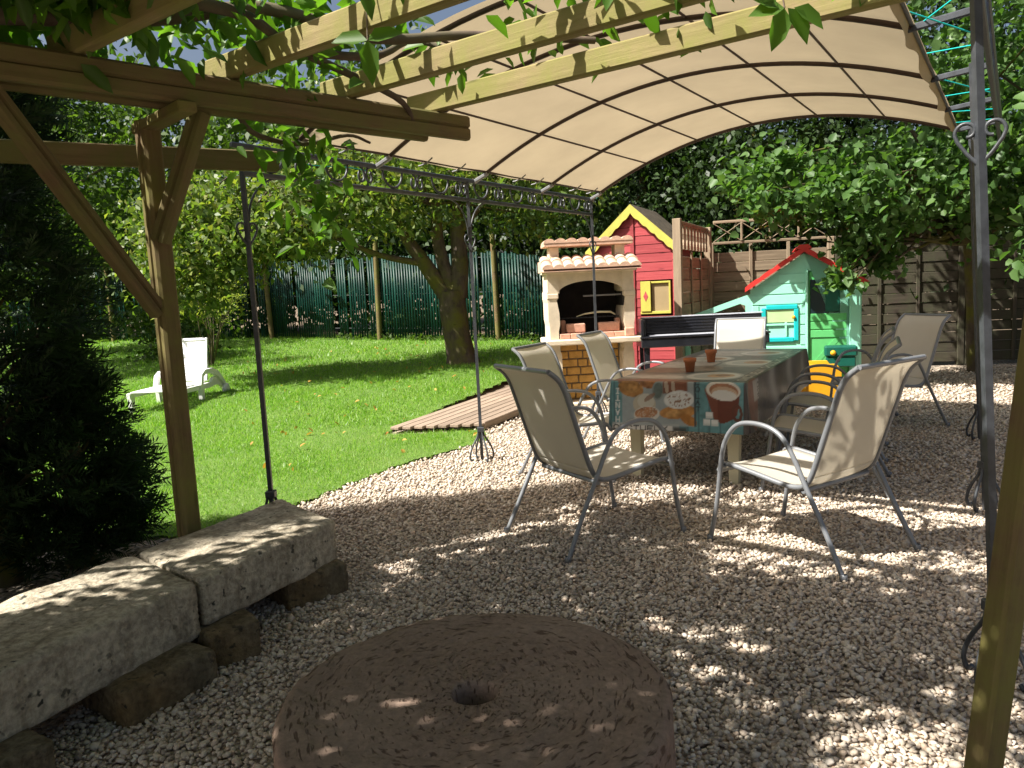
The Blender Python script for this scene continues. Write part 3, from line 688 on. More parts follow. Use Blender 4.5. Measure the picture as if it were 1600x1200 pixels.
def text(word, org, right, up, w, h, gap, sw, col):
    x = 0
    for ch in word:
        for pl in GLY.get(ch, []):
            for p0, p1 in zip(pl, pl[1:]):
                f_ = lambda p: (org[0]+right[0]*(x+p[0]*w)+up[0]*p[1]*h, org[1]+right[1]*(x+p[0]*w)+up[1]*p[1]*h)
                paint(seg(f_(p0), f_(p1), sw), col)
        x += w+gap
# --- table top print
plk = .5+.5*np.sign(np.sin(U*2*math.pi/.17)); paint(np.ones_like(U), (.10, .125, .13), .85, .4)
for (u0_, u1_, v0_, v1_, c) in ((.0, .52, .06, .42, (.34, .32, .30)), (.05, .40, .5, .8, (.24, .15, .12)), (.02, .45, .82, 1.25, (.55, .53, .50)), (.0, .3, 1.3, 1.7, (.17, .09, .07)), (.1, .5, 1.75, 2.2, (.52, .49, .46)), (.48, .85, .9, 1.2, (.30, .31, .30)), (.5, .88, 1.9, 2.3, (.26, .22, .17))):
    paint(rect(u0_, u1_, v0_, v1_, .02), c, .75, .4)
paint(ell(.25, .02, .36, .10), (.24, .09, .06), .8, .35); paint(ell(.28, .24, .3, .09), (.58, .55, .51), .85, .2)
for cu_, cv_ in ((.63, .33), (.68, 1.22), (.62, 2.02), (.28, 1.5)):
    paint(ell(cu_, cv_, .21, .23), (.36, .38, .37)); paint(ell(cu_, cv_, .185, .20), (.62, .63, .60), 1, .1); paint(ell(cu_, cv_, .135, .15), (.40, .43, .42), .8)
    paint(ell(cu_+.05, cv_+.02, .095, .10), (.52, .36, .22), 1, .5); paint(ell(cu_+.06, cv_+.03, .05, .055), (.22, .10, .06), .8, .5)
paint(ell(.42, .78, .16, .20), (.22, .19, .16), .9, .8)
text('CHOCOLAT', (.06, 1.28), (1, 0), (0, 1), .035, .09, .018, .006, (.45, .44, .42)); text('CHANTILLY', (.5, 1.62), (1, 0), (0, 1), .03, .08, .014, .005, (.08, .06, .05))
# dark lettered band along the right edge of the top
paint(rect(TW-.085, TW+.01, .04, 2.42, .006), (.035, .032, .03), 1, .3)
text('ONCTUEUX CHOCOLAT CHANTILLY', (TW-.018, .10), (0, 1), (-1, 0), .055, .052, .028, .0065, (.50, .47, .42))
# --- front drop: v from 0 (edge) to -DR (hem)
fd = Vv < .004
def fr(xp, yp): return ((xp-135)/1165., -(yp-190)/1240.)
def fe(xp, yp, rx, ry, rot=0, soft=.06):
    c = fr(xp, yp); return np.where(fd, ell(c[0], c[1], rx/1165., ry/1240., rot, soft), 0)
def fr_rect(x0, y0, x1, y1, s=.004): a = fr(x0, y1); c = fr(x1, y0); return np.where(fd, rect(a[0], c[0], a[1], c[1], s), 0)
front = (Vv < 0) & (U > -.02) & (U < TW+.03)
pl_ = (np.sin(U*2*math.pi/.075) > .93)
paint(np.where(front, 1., 0), (.12, .25, .27), 1, .35); paint(np.where(front & pl_, 1., 0), (.05, .10, .12), .6)
paint(fr_rect(225, 190, 830, 575, .008), (.29, .325, .335), 1, .12)
paint(fr_rect(135, 560, 700, 640), (.35, .38, .38)); paint(fr_rect(120, 577, 645, 640), (.60, .58, .55))
paint(fr_rect(190, 185, 560, 215, .01), (.20, .09, .05), 1, .5); paint(fe(300, 262, 110, 72, -.2), (.30, .15, .05), 1, .9); paint(fe(470, 215, 90, 45), (.27, .12, .05), 1, .9)
paint(fe(300, 262, 60, 40, -.2), (.40, .22, .08), .6, .9)
paint(fe(530, 275, 52, 85, -.15), (.22, .25, .25)); paint(fe(530, 275, 38, 70, -.15), (.12, .15, .14), 1, .3)
paint(fr_rect(570, 185, 770, 300, .01), (.19, .075, .045), 1, .3)
for xx in (600, 655): paint(fe(xx, 240, 16, 60, .1), (.42, .34, .27), .9)
paint(fe(415, 395, 95, 90), (.42, .38, .30)); paint(fe(430, 370, 70, 66), (.50, .48, .42), .9); paint(fe(460, 335, 55, 20, .6), (.22, .12, .08), .8)
paint(fe(435, 480, 108, 68, .12), (.56, .54, .50)); paint(fe(430, 470, 96, 50, .14), (.34, .17, .09), 1, .7)
paint(np.where(NF > .62, fe(430, 470, 96, 50, .14), 0), (.52, .46, .38), .6)
paint(fe(690, 455, 150, 58, .12), (.44, .22, .075), 1, .5); paint(fe(775, 520, 75, 42, -.5), (.38, .17, .05), 1, .5); paint(fe(650, 470, 60, 30, .2), (.52, .30, .12), .7, .5)
paint(fe(700, 350, 122, 78, .08), (.60, .60, .59), 1, .1); paint(np.where(NF > .60, fe(700, 350, 100, 60, .08), 0), (.24, .13, .08), .95); paint(np.where(NZ > .64, fe(700, 350, 110, 66), 0), (.66, .66, .65), .7)
paint(fr_rect(822, 190, 838, 575), (.05, .07, .08))
for i, ch in enumerate('COLAT'):
    o2 = fr(838, 222+i*55); text(ch, (o2[0], o2[1]), (1, 0), (0, 1), .023, .030, 0, .0035, (.04, .05, .06))
# cup
c0 = fr(1045, 265); cupu = U-c0[0]; hh_ = (c0[1]-Vv); wcup = .118-.22*np.clip(hh_, 0, .3)
cupm = np.where(fd & (hh_ > -.01) & (hh_ < .215-.06*(cupu/.1)**2), np.clip((wcup-np.abs(cupu-.02*hh_/.2))/.004+.5, 0, 1), 0)
paint(cupm, (.14, .045, .03), 1, .1); paint(np.where(cupu < -.03, cupm, 0), (.20, .075, .05), .6)
hd = fe(1158, 445, 42, 76, .1); hi_ = fe(1158, 445, 20, 48, .1); paint(np.clip(hd, 0, 1)*(1-np.clip(hi_, 0, 1)), (.12, .045, .03))
paint(fe(1050, 262, 133, 82, -.1), (.62, .58, .52)); paint(fe(1055, 268, 112, 64, -.1), (.34, .16, .09), 1, .3); paint(fe(1060, 285, 100, 52, -.1), (.50, .36, .25)); paint(fe(1060, 305, 96, 44, -.1), (.62, .60, .57))
for xx, yy in ((942, 472), (922, 530), (985, 532)): paint(fr_rect(xx-27, yy-26, xx+27, yy+26), (.66, .67, .66)); paint(fr_rect(xx-27, yy+8, xx+27, yy+26), (.45, .48, .48), .6)
for i, ch in enumerate('CHANTI'):   # stacked white letters read upwards
    o2 = fr(168, 575-i*62); text(ch, (o2[0]+.028, o2[1]+.0), (-1, 0), (0, -1), .026, .036, 0, .0038, (.62, .63, .62))
o2 = fr(150, 622); text('ONCTUEUX', o2, (1, 0), (0, 1), .036, .030, .014, .0042, (.05, .05, .05))
paint(fr_rect(648, 585, 760, 640, .02), (.05, .045, .04), .9)
# --- right-hand drop
rt = U > TW+.002
strk = .5+.5*np.sin(Vv*9+.6*np.sin(U*14)); paint(np.where(rt, 1., 0), (.13, .115, .105), 1, .3); paint(np.where(rt, strk**4, 0), (.46, .43, .38), .85); paint(np.where(rt, ((.5+.5*np.sin(Vv*5.1+2.2))**4), 0), (.06, .05, .05), .85)
paint(np.where(rt, ell(TW+.15, .16, .2, .14), 0), (.26, .11, .07), .9, .3); paint(np.where(rt, rect(TW+.02, TW+.16, .18, .36, .01), 0), (.48, .44, .38), .9)
text('ONCTUEUX', (TW+.045, .36), (1, 0), (0, -1), .034, .05, .014, .0045, (.07, .06, .06))
lf = U < -.002; paint(np.where(lf, 1., 0), (.10, .20, .22), .8, .3); hd = ell(-.18, .02, .07, .05); hi_ = ell(-.18, .02, .04, .025); paint(np.where(U < 0, np.clip(hd, 0, 1)*(1-np.clip(hi_, 0, 1)), 0), (.11, .05, .04))
used = np.unique(F); remap = np.full(nu*nv, -1); remap[used] = np.arange(len(used))
me = npmesh('tablecloth', np.stack([Xc.ravel(), Yc.ravel(), Zc.ravel()], 1)[used], remap[F], True)
ca_ = me.color_attributes.new('print', 'FLOAT_COLOR', 'POINT'); cc = np.ones((len(used), 4), np.float32); cc[:, :3] = np.clip(rgb.reshape(-1, 3)[used], 0, 1); ca_.data.foreach_set('color', cc.ravel())
tag(link('tablecloth', me, 'oilcloth', None, Mt), 'shiny oilcloth printed with coffee cups, croissants and dessert words over the table', 'tablecloth')
def pot(u, v, label):
    p = TP(u, v, TH+.0065); mb = MB(); mb.lathe([(0, 0), (.030, 0), (.040, .072), (.046, .074), (.049, .10), (.043, .101), (.041, .08), (.036, .055), (.027, .008), (0, .008)], 28)
    tag(mb.build('terracotta_pot', 'terracotta', None, Matrix.Translation(p)), label, 'pot', 'small clay pots on the table')
pot(.40, .56, 'small terracotta pot on the tablecloth nearer the printed coffee cup'); pot(.38, 1.24, 'small terracotta pot on the tablecloth nearer the end chair')

# ------------------------------------------------------------------ chairs
def make_chair():
    t = thing('garden_chair', 'x', 'chair')
    arm = [(-.40, .004), (-.30, .20), (-.20, .39), (-.135, .52), (-.075, .605), (0, .645), (.10, .655), (.19, .635), (.255, .565), (.29, .46), (.325, .22), (.365, .004)]
    sl = [(.335, .375), (.315, .405), (.27, .418), (.12, .400), (-.04, .375), (-.13, .372), (-.18, .395), (-.215, .455), (-.265, .60), (-.325, .78), (-.352, .855), (-.385, .91), (-.44, .955)]
    for s in (-1, 1):
        pts = cr_spline([(s*(.292+(.012 if i in (0, len(arm)-1) else 0)), y, z) for i, (y, z) in enumerate(arm)], 4)
        a = MB().tube(pts, .0125, 8).build('arm_leg', 'chair_frame', t)
        for q in (0, -1):
            p = pts[q]; MB().lathe([(0, 0), (.017, 0), (.016, .03), (.0128, .034)], 10, (p.x, p.y)).build('foot_cap', 'chair_frame', a)
        pts = cr_spline([(s*.262, y, z) for y, z in sl], 4); MB().tube(pts, .0135, 8).build('side_rail', 'chair_frame', t)
        MB().tube([(s*.262, -.19, .405), (s*.292, -.195, .40)], .010, 6).build('joint', 'chair_frame', t)
        MB().tube([(s*.262, .29, .405), (s*.295, .302, .405)], .010, 6).build('joint', 'chair_frame', t)
    for y, z in ((-.44, .955), (.335, .375), (-.165, .36)): MB().tube([(-.262, y, z), (.262, y, z)], .0125, 8).build('cross_bar', 'chair_frame', t)
    cen = cr_spline([(0, y, z) for y, z in sl], 5); cut = 33
    for nm, pp, off in (('seat', cen[:cut+1], 0), ('backrest', cen[cut:], 0)):
        P = []; n = 13; Np = len(pp)
        for i, p in enumerate(pp):
            d = (pp[min(i+1, Np-1)]-pp[max(i-1, 0)]).normalized(); nr = Vector((0, -d.z, d.y)); 
            if nm == 'seat': nr = -nr if nr.z < 0 else nr
            else: nr = nr if nr.y > 0 else -nr
            for j in range(n):
                w = j/(n-1)*2-1; sag = .016*(1-w*w)*(math.sin(math.pi*i/(Np-1))**.6 if 0 < i < Np-1 else .2); q = p-nr*sag; P.append((w*.258, q.y, q.z))
        F = [(i*n+j, i*n+j+1, (i+1)*n+j+1, (i+1)*n+j) for i in range(Np-1) for j in range(n-1)]
        me = npmesh(nm, P, F, True); o = link(nm, me, 'sling_cloth', t); md = o.modifiers.new('thick', 'SOLIDIFY'); md.thickness = .003; md.offset = 0
    return t
ch0 = make_chair(); first = [True]
def chair(c, facing, label, sc=1.0):
    o = ch0 if first[0] else copy_tree(ch0); first[0] = False
    o.location = (c[0], c[1], 0); o.rotation_euler = (0, 0, math.atan2(facing[1], facing[0])-math.pi/2); o.scale = (sc,)*3
    tag(o, label, 'chair', 'sling chairs around the garden table'); return o
chair((.44, 4.26), (.70, .405), 'sling chair at the table corner by the printed cookies, back turned to the stone bench', 1.03)
chair((1.50, 3.88), (-.45, .67), 'sling chair at the table corner by the printed cup, seat brightly lit by the sun', 1.03)
chair((.53, 5.78), (.85, -.50), 'sling chair on the barbecue side of the table, nearest the scroll footed gazebo post', 1.0)
chair((1.13, 7.02), (.85, -.50), 'sling chair on the barbecue side of the table, right in front of the barbecue', 1.0)
chair((2.40, 8.15), (-.40, -.90), 'sling chair at the head of the table in front of the black table', 1.0)
chair((2.06, 5.03), (-.88, .42), 'sling chair on the playhouse side of the table, closer to the printed cup', 1.0)
chair((2.50, 5.98), (-.88, .44), 'sling chair on the playhouse side of the table, closer to the yellow toy', 1.0)
chair((3.38, 6.92), (-.90, -.22), 'sling chair pulled away from the table, a shadow of its arm on the backrest', 1.03)

# ------------------------------------------------------------------ barbecue
bq = thing('masonry_barbecue', 'cream masonry barbecue with arched hood, tiled roofs and ochre brick back', 'barbecue', (.47, 8.85, 0), math.radians(3))
Lb = local(bq)
def P_(name, mat, mb, par=None): return mb.build(name, mat, par or bq, Lb)
P_('base_slab', 'cream_stone', MB().box((-.05, -.02, 0), (1.03, .62, .05), .008))
for x0 in (.0, .85):
    prof = [(0, .05), (.13, .05), (.13, .62), (.115, .66), (.115, .735), (.015, .735), (.015, .66), (0, .62)]
    P_('pillar', 'cream_stone', MB().prism([(x0+a, z) for a, z in prof], .04, .58))
bk = P_('brick_back', 'mortar', MB().box((.13, .30, .05), (.85, .36, .735)))
for r_ in range(7):
    z0 = .058+r_*.097; xs = [.135]; 
    while xs[-1] < .84: xs.append(min(.845, xs[-1]+random.choice((.12, .17, .21))*(.6 if len(xs) == 1 and r_ % 2 else 1)))
    for xa, xb in zip(xs, xs[1:]):
        if xb-xa < .04: continue
        d = random.uniform(-.012, .004); MB().box((xa+.007, .285+d, z0+.006), (xb-.007, .299, z0+.090), .009).build('brick', 'ochre_brick', bk, Lb)
P_('counter', 'cream_stone', MB().box((-.06, -.10, .735), (1.05, .63, .80), .012))
for s, x0 in ((1, 0.), (-1, .98)):   # S-shaped cheeks
    out = [(0, .80), (0, .95), (-.012, 1.02), (-.012, 1.22), (-.02, 1.26), (-.02, 1.33), (-.008, 1.36), (-.008, 1.555)]
    inn = [(.125, 1.555), (.125, 1.33), (.105, 1.33), (.105, 1.27), (.09, 1.25), (.115, 1.10), (.118, .97), (.10, .90), (.10, .80)]
    P_('cheek', 'cream_stone', MB().prism([(x0+s*a, z) for a, z in out+inn], 0., .56))
    P_('capital', 'cream_stone', MB().box((min(x0-s*.022, x0+s*.11), -.012, 1.27), (max(x0-s*.022, x0+s*.11), .10, 1.325), .006))
arch = [(.112, 1.555), (.868, 1.555), (.868, 1.325)]+[(.49+.378*math.cos(t), 1.325+.135*math.sin(t)) for t in [math.pi*i/18 for i in range(1, 18)]]+[(.112, 1.325)]
hd_ = [Vector((a, 0, b2)) for a, b2 in arch]
mb = MB(); top = [(.112, 1.553), (.49, 1.553), (.868, 1.553)]
cur = [(.49-.378*math.cos(math.pi*i/20), 1.325+.135*math.sin(math.pi*i/20)) for i in range(21)]
for d in (.012, .10):
    pass
vs = [Vector((a, d, z)) for d in (.012, .10) for a, z in cur]+[Vector((a, d, 1.553)) for d in (.012, .10) for a, z in cur]
fs = [(i, i+1, 42+i+1, 42+i) for i in range(20)]+[(21+i, 63+i, 63+i+1, 21+i+1) for i in range(20)]+[(i, 21+i, 21+i+1, i+1) for i in range(20)]+[(42+i, 42+i+1, 63+i+1, 63+i) for i in range(20)]
mb.add(vs, fs); P_('arch', 'cream_stone', mb)
P_('firebox', 'soot', MB().box((.104, .50, .80), (.876, .555, 1.50)).box((.1005, .06, 1.0), (.106, .50, 1.32)).box((.874, .06, 1.0), (.8795, .50, 1.32)).box((.12, .11, 1.49), (.86, .50, 1.5)))
P_('hearth', 'fire_brick', MB().box((.106, .02, .80), (.874, .49, .825), .004))
for i in range(6): MB().box((.112+i*.127, -.005, .802), (.234+i*.127, .05, .862), .006).build('fire_brick', 'fire_brick', bq, Lb)
for xa, xb, z0 in ((.20, .42, .866), (.58, .82, .866)): MB().box((xa, .06, z0), (xb, .16, z0+.105), .01).build('fire_brick', 'fire_brick', bq, Lb)
MB().box((.86, -.06, .803), (.97, -.002, .90), .008).build('fire_brick', 'fire_brick', bq, Lb)
for x0 in (.15, .80): MB().box((x0, .18, .826), (x0+.055, .30, 1.01), .008).build('fire_brick', 'fire_brick', bq, Lb)
gr = MB().tube([(.16, .19, 1.03), (.84, .19, 1.03), (.84, .45, 1.03), (.16, .45, 1.03)], .005, 5, True)
for i in range(12): x = .2+i*.055; gr.tube([(x, .19, 1.03), (x, .45, 1.03)], .003, 4)
P_('grill', 'iron', gr)
P_('grill_handle', 'cream_plastic', MB().tube([(.34, .22, 1.045), (.44, .2, 1.075), (.6, .19, 1.09), (.74, .19, 1.085), (.80, .2, 1.05)], [.006, .010, .013, .013, .008], 8))
P_('grill_bar', 'zinc', MB().box((.42, .15, 1.275), (.87, .17, 1.295), .003))
def tile_row(n, x0, w, p0, p1, par, r):   # barrel tiles laid side by side
    for i in range(n):
        mb = MB(); cxx = x0+w*(i+.5); K = 9
        for k_, (rr_, ins) in enumerate(((r, 0), (r-.014, 0))): pass
        vs = []; 
        for (yy, zz), rad2 in ((p0, r*1.04), (p1, r*.92)):
            for q in (rad2, rad2-.014):
                for k_ in range(K): a = math.pi*k_/(K-1); vs.append(Vector((cxx+q*math.cos(a), yy, zz+q*.78*math.sin(a))))
        f_ = []
        for k_ in range(K-1): f_ += [(k_, k_+1, 2*K+k_+1, 2*K+k_), (K+k_, 3*K+k_, 3*K+k_+1, K+k_+1), (k_, K+k_, K+k_+1, k_+1), (2*K+k_, 2*K+k_+1, 3*K+k_+1, 3*K+k_)]
        f_ += [(0, 2*K, 3*K, K), (K-1, 2*K-1, 4*K-1, 3*K-1), tuple(range(K, 2*K))]
        mb.add(vs, f_); mb.build('tile', 'roof_tile', par, Lb)
rf = P_('roof', 'roof_tile', MB().prism([(-.13, 1.575), (.38, 1.575), (.38, 1.70), (.20, 1.70)], -.075, 1.055, (1, 2, 0)))
P_('eave_board', 'cream_stone', MB().box((-.03, -.09, 1.553), (1.01, .56, 1.576), .004))
tile_row(9, -.07, .125, (-.13, 1.603), (.10, 1.672), rf, .064); tile_row(9, -.07, .125, (.06, 1.672), (.24, 1.722), rf, .064)
for x0 in (.045, .82): P_('chimney_leg', 'cream_stone', MB().box((x0, .20, 1.69), (x0+.115, .42, 1.865), .006))
cp = P_('cap', 'roof_tile', MB().box((-.02, .12, 1.865), (1.02, .50, 1.905), .006))
tile_row(8, -.02, .13, (.115, 1.905), (.505, 1.905), cp, .066)

# ------------------------------------------------------------------ red wooden playhouse
hs = thing('red_playhouse', 'red plank playhouse with yellow scalloped gable trim and diamond shutter', 'playhouse', (1.70, 10.4, 0), math.radians(-24))
Lh = local(hs); HW, EZ, AZ = .53, 1.885, 2.37
z = .02; row = 0
while z < AZ-.03:
    z1 = min(z+.118, AZ-.02); lim = lambda zz: HW if zz < EZ else HW*(AZ-zz)/(AZ-EZ)
    for s in (-1, 1):
        x0, x1a, x1b = .028, lim(z), lim(z1-.006)
        if x1a < .06: continue
        x1b = max(x1b, .03)
        segs = [(x0, x1a, x1b)]
        wz0, wz1 = 1.0, 1.41
        if s > 0 and z1 > wz0 and z < wz1: segs = [(x0, .09, .09), (.62, x1a, x1b)] if x1a > .64 else [(x0, .09, .09)]
        for a, b1, b2 in segs:
            pr = [(s*a, z), (s*b1, z), (s*b2, z1-.006), (s*a, z1-.006)]
            mb = MB(); vs = [Vector((x, y, zz)) for y in (0, .02) for x, zz in pr]; vs[0].y = vs[1].y = -.006
            mb.add(vs, [(0, 1, 2, 3), (7, 6, 5, 4), (0, 4, 5, 1), (1, 5, 6, 2), (2, 6, 7, 3), (3, 7, 4, 0)]); 
            M2 = Matrix.Translation((0, 0, 0)); mb.build('plank', 'red_plank', hs, Lh)
    z = z1; row += 1
P_h = lambda name, mat, mb, par=None: mb.build(name, mat, par or hs, Lh)
P_h('centre_strip', 'red_plank', MB().box((-.027, -.022, .02), (.027, .0, AZ-.04), .004))
for s in (-1, 1):
    P_h('corner_board', 'red_plank', MB().box((s*HW-.03+(.03 if s > 0 else -.0), -.02, .0), (s*HW+.03-(.0 if s > 0 else .03), .05, EZ-.02), .004))
    P_h('side_wall', 'red_plank', MB().box((min(s*HW, s*(HW-.03)), .05, 0), (max(s*HW, s*(HW-.03)), 1.3, EZ)))
    # scalloped barge board
    dx, dz = s*(HW+.11), -(AZ-EZ)*(HW+.11)/HW; n = 28; up_, lo_ = [], []
    for i in range(n+1):
        t = i/n; x = dx*t; zz = AZ+.07+dz*t; up_.append((x, zz)); lo_.append((x, zz-.115-.022*abs(math.sin(t*math.pi*6))))
    mb = MB(); vs = [Vector((x, y, zz)) for y in (-.075, -.05) for x, zz in up_+lo_]; m1 = n+1; fs = []
    for i in range(n): fs += [(i, i+1, m1+i+1, m1+i), (2*m1+i, 3*m1+i, 3*m1+i+1, 2*m1+i+1), (i, 2*m1+i, 2*m1+i+1, i+1), (m1+i, m1+i+1, 3*m1+i+1, 3*m1+i)]
    fs += [(n, 2*m1+n, 3*m1+n, m1+n)]; mb.add(vs, fs); P_h('barge_board', 'yellow_paint', mb)
    mb = MB(); k = (AZ-EZ)/HW
    mb.prism([(0, AZ+.075), (dx*1.02, AZ+.075+dz*1.02), (dx*1.02, AZ+.035+dz*1.02), (0, AZ+.035)], -.048, 1.45); P_h('roof', 'roof_felt', mb)
P_h('back_wall', 'red_plank', MB().prism([(-HW+.03, 0), (HW-.03, 0), (HW-.03, EZ), (0, AZ-.03), (-HW+.03, EZ)], 1.25, 1.29))
wn_ = P_h('window', 'window_pane', MB().box((.24, .012, 1.02), (.495, .022, 1.40)))
for a, b2 in (((.09, -.02, .985), (.498, .012, 1.02)), ((.235, -.018, 1.39), (.498, .012, 1.415)), ((.475, -.018, 1.02), (.498, .012, 1.39))): P_h('window_trim', 'yellow_paint', MB().box(a, b2, .003), wn_)
shu = P_h('shutter', 'yellow_paint', MB().box((.10, -.035, 1.02), (.235, -.012, 1.42), .003))
P_h('diamond', 'red_plank', MB().prism([(.168, 1.15), (.20, 1.22), (.168, 1.29), (.136, 1.22)], -.038, -.034), shu)

# ------------------------------------------------------------------ wooden screens and fence
def plank_panel(name, label, p, q, z0, z1, ph, mat, lattice=None, postm='fence_wood', pw=.09, both=True, top=None, group=None):
    p = Vector(p); q = Vector(q); t = thing(name, label, 'fence', tuple((p+q)/2), 0, group); d = (q-p).normalized(); L = (q-p).length; nn = Vector((-d.y, d.x, 0))
    for k, e in ((0, p), (1, q)):
        if k and not both: continue
        beam('post', e+Vector((0, 0, 0)), e+Vector((0, 0, top or z1+.04)), pw, pw, postm, t, up=nn)
    a = p+d*(pw/2+.002); b2 = q-d*(pw/2+.002); z = z0; i = 0
    while z+ph <= z1+.001:
        off = nn*(.006*((i % 2)*2-1)); beam('plank', a+off+Vector((0, 0, z+ph/2)), b2+off+Vector((0, 0, z+ph/2)), .018, ph-.006, mat, t, bev=.004); z += ph; i += 1
    for fr_ in (.33, .66):
        m_ = a.lerp(b2, fr_); beam('batten', m_+nn*.03*-1+Vector((0, 0, z0)), m_-nn*.03+Vector((0, 0, z1)), .02, .05, mat, t, up=d)
    if lattice:
        l0, l1, n = lattice
        beam('rail', a+Vector((0, 0, l1)), b2+Vector((0, 0, l1)), .035, .04, mat, t); beam('rail', a+Vector((0, 0, l0)), b2+Vector((0, 0, l0)), .035, .04, mat, t)
        for i in range(n):
            c0_ = a.lerp(b2, i/n); c1_ = a.lerp(b2, (i+1)/n)
            beam('lattice_slat', c0_+Vector((0, 0, l0+.02)), c1_+Vector((0, 0, l1-.02)), .012, .03, mat, t, up=nn); beam('lattice_slat', c0_-nn*.014+Vector((0, 0, l1-.02)), c1_-nn*.014+Vector((0, 0, l0+.02)), .012, .03, mat, t, up=nn)
            if i: beam('lattice_slat', c0_-nn*.03+Vector((0, 0, l0+.02)), c0_-nn*.03+Vector((0, 0, l1-.02)), .012, .03, mat, t, up=d)
    return t
s0 = Vector((2.115, 9.55, 0)); s1 = Vector((2.98, 11.45, 0))
scr = plank_panel('privacy_screen', 'pale plank privacy screen with cut-out top beside the red playhouse', s0, s1, .06, 1.78, .15, 'fence_wood', None, top=2.16, pw=.10)
d = (s1-s0).normalized(); nn = Vector((-d.y, d.x, 0)); a = s0+d*.06; b2 = s1-d*.06
beam('rail', a+Vector((0, 0, 2.12)), b2+Vector((0, 0, 2.12)), .04, .05, 'fence_wood', scr)
for i in range(9):
    c = a.lerp(b2, (i+.5)/9); mb = MB(); M_b = Matrix(((d.x, nn.x, 0, c.x), (d.y, nn.y, 0, c.y), (0, 0, 1, 0), (0, 0, 0, 1)))
    w = .072; pr = [(-w, 1.80), (w, 1.80), (w*1.05, 1.85), (w*.72, 1.92), (w*1.05, 1.99), (w*1.1, 2.095), (-w*1.1, 2.095), (-w*1.05, 1.99), (-w*.72, 1.92), (-w*1.05, 1.85)]
    mb.prism(pr, -.012, .012); mb.build('cutout_board', 'fence_wood', scr, M_b)
f0 = Vector((3.06, 11.62, 0)); f1 = Vector((4.75, 11.36, 0)); f2 = Vector((6.5, 11.06, 0)); f3 = Vector((8.3, 10.7, 0)); f4 = Vector((10.2, 10.3, 0))
plank_panel('plank_fence', 'sunlit weathered plank fence with lattice top behind the green playhouse', f0, f1, .05, 1.90, .145, 'fence_wood', (1.93, 2.24, 4), group='plank fence panels')
plank_panel('plank_fence', 'dark shaded plank fence panel beside the hazel trunk', f1+Vector((.1, -.02, 0)), f2, .05, 1.90, .145, 'shaded_fence_wood', None, 'shaded_fence_wood', group='plank fence panels')
plank_panel('plank_fence', 'dark plank fence panel behind the pulled-out chair', f2+Vector((.1, -.02, 0)), f3, .05, 1.90, .145, 'shaded_fence_wood', None, 'shaded_fence_wood', group='plank fence panels')
plank_panel('plank_fence', 'dark plank fence panel behind the iron gazebo post', f3+Vector((.1, -.02, 0)), f4, .05, 1.90, .145, 'shaded_fence_wood', None, 'shaded_fence_wood', group='plank fence panels')

# ------------------------------------------------------------------ black table
bt = thing('black_table', 'long black table with ribbed raised back and silver ledge on slim legs', 'table', (1.50, 8.75, 0), math.radians(-2)); Lk = local(bt)
P_k = lambda name, mat, mb, par=None: mb.build(name, mat, par or bt, Lk)
P_k('apron', 'black_lacquer', MB().box((0, 0, .66), (1.45, .46, .765), .008))
lg = P_k('ledge', 'black_lacquer', MB().box((-.01, -.01, .768), (1.46, .47, .79), .005))
for i in range(4): P_k('ledge_panel', 'silver_panel', MB().box((.10+i*.335, .01, .791), (.425+i*.335, .20, .797), .002), lg)
bkp = P_k('back_panel', 'black_lacquer', MB().box((0, .30, .79), (1.45, .34, .985), .004))
for i in range(5): P_k('rib', 'black_lacquer', MB().box((.10, .285, .805+i*.035), (1.44, .2985, .828+i*.035), .005), bkp)
P_k('top_strip', 'silver_panel', MB().box((.04, .285, .987), (1.46, .36, 1.0), .003), bkp)
ew = P_k('end_wall', 'black_lacquer', MB().box((0, .0, .792), (.03, .295, .985), .004))
for i in range(4): P_k('upright', 'black_lacquer', MB().box((.031, .02+i*.07, .80), (.05, .05+i*.07, .98), .004), ew)
for x0, y0 in ((.03, .03), (1.35, .03), (.03, .38), (1.35, .38)): P_k('leg', 'black_lacquer', MB().prism([(x0+.01, 0), (x0+.055, 0), (x0+.07, .66), (x0, .66)], y0, y0+.05))

# ------------------------------------------------------------------ green plastic playhouse
gh = thing('plastic_playhouse', 'mint green plastic playhouse with red roof, teal window and green door', 'playhouse', (2.99, 9.52, 0), math.radians(-18)); Lg = local(gh)
P_g = lambda name, mat, mb, par=None: mb.build(name, mat, par or gh, Lg)
WX, WE, WA, AX = 1.26, 1.24, 1.66, .62
fz = P_g('front_wall', 'mint_plastic', MB().prism([(0, 0), (.66, 0), (.66, 1.45), (1.13, 1.45), (1.13, 0), (WX, 0), (WX, WE), (AX, WA), (0, WE)], 0, .06))
P_g('side_wall', 'mint_plastic', MB().box((.0, .062, 0), (.05, 1.1, WE-.02), .01)); P_g('side_wall', 'mint_plastic', MB().box((WX-.05, .062, 0), (WX, 1.1, WE-.02), .01))
P_g('back_wall', 'mint_plastic', MB().prism([(0.05, 0), (WX-.05, 0), (WX-.05, WE-.02), (AX, WA-.04), (.05, WE-.02)], 1.05, 1.1))
for i in range(11):   # moulded boards
    zz = .06+i*.125
    if zz < 1.4:
        x0 = .02 if zz < WE-.12 else max(.02, (zz+.12-WE)/(WA-WE)*AX+.05); x1 = .635
        if .55 < zz+.06 < 1.06: P_g('board', 'mint_plastic', MB().box((x0, -.010, zz), (.10, -.001, zz+.112), .006), fz); P_g('board', 'mint_plastic', MB().box((.575, -.010, zz), (x1, -.001, zz+.112), .006), fz)
        elif x1-x0 > .08: P_g('board', 'mint_plastic', MB().box((x0, -.010, zz), (x1, -.001, zz+.112), .006), fz)
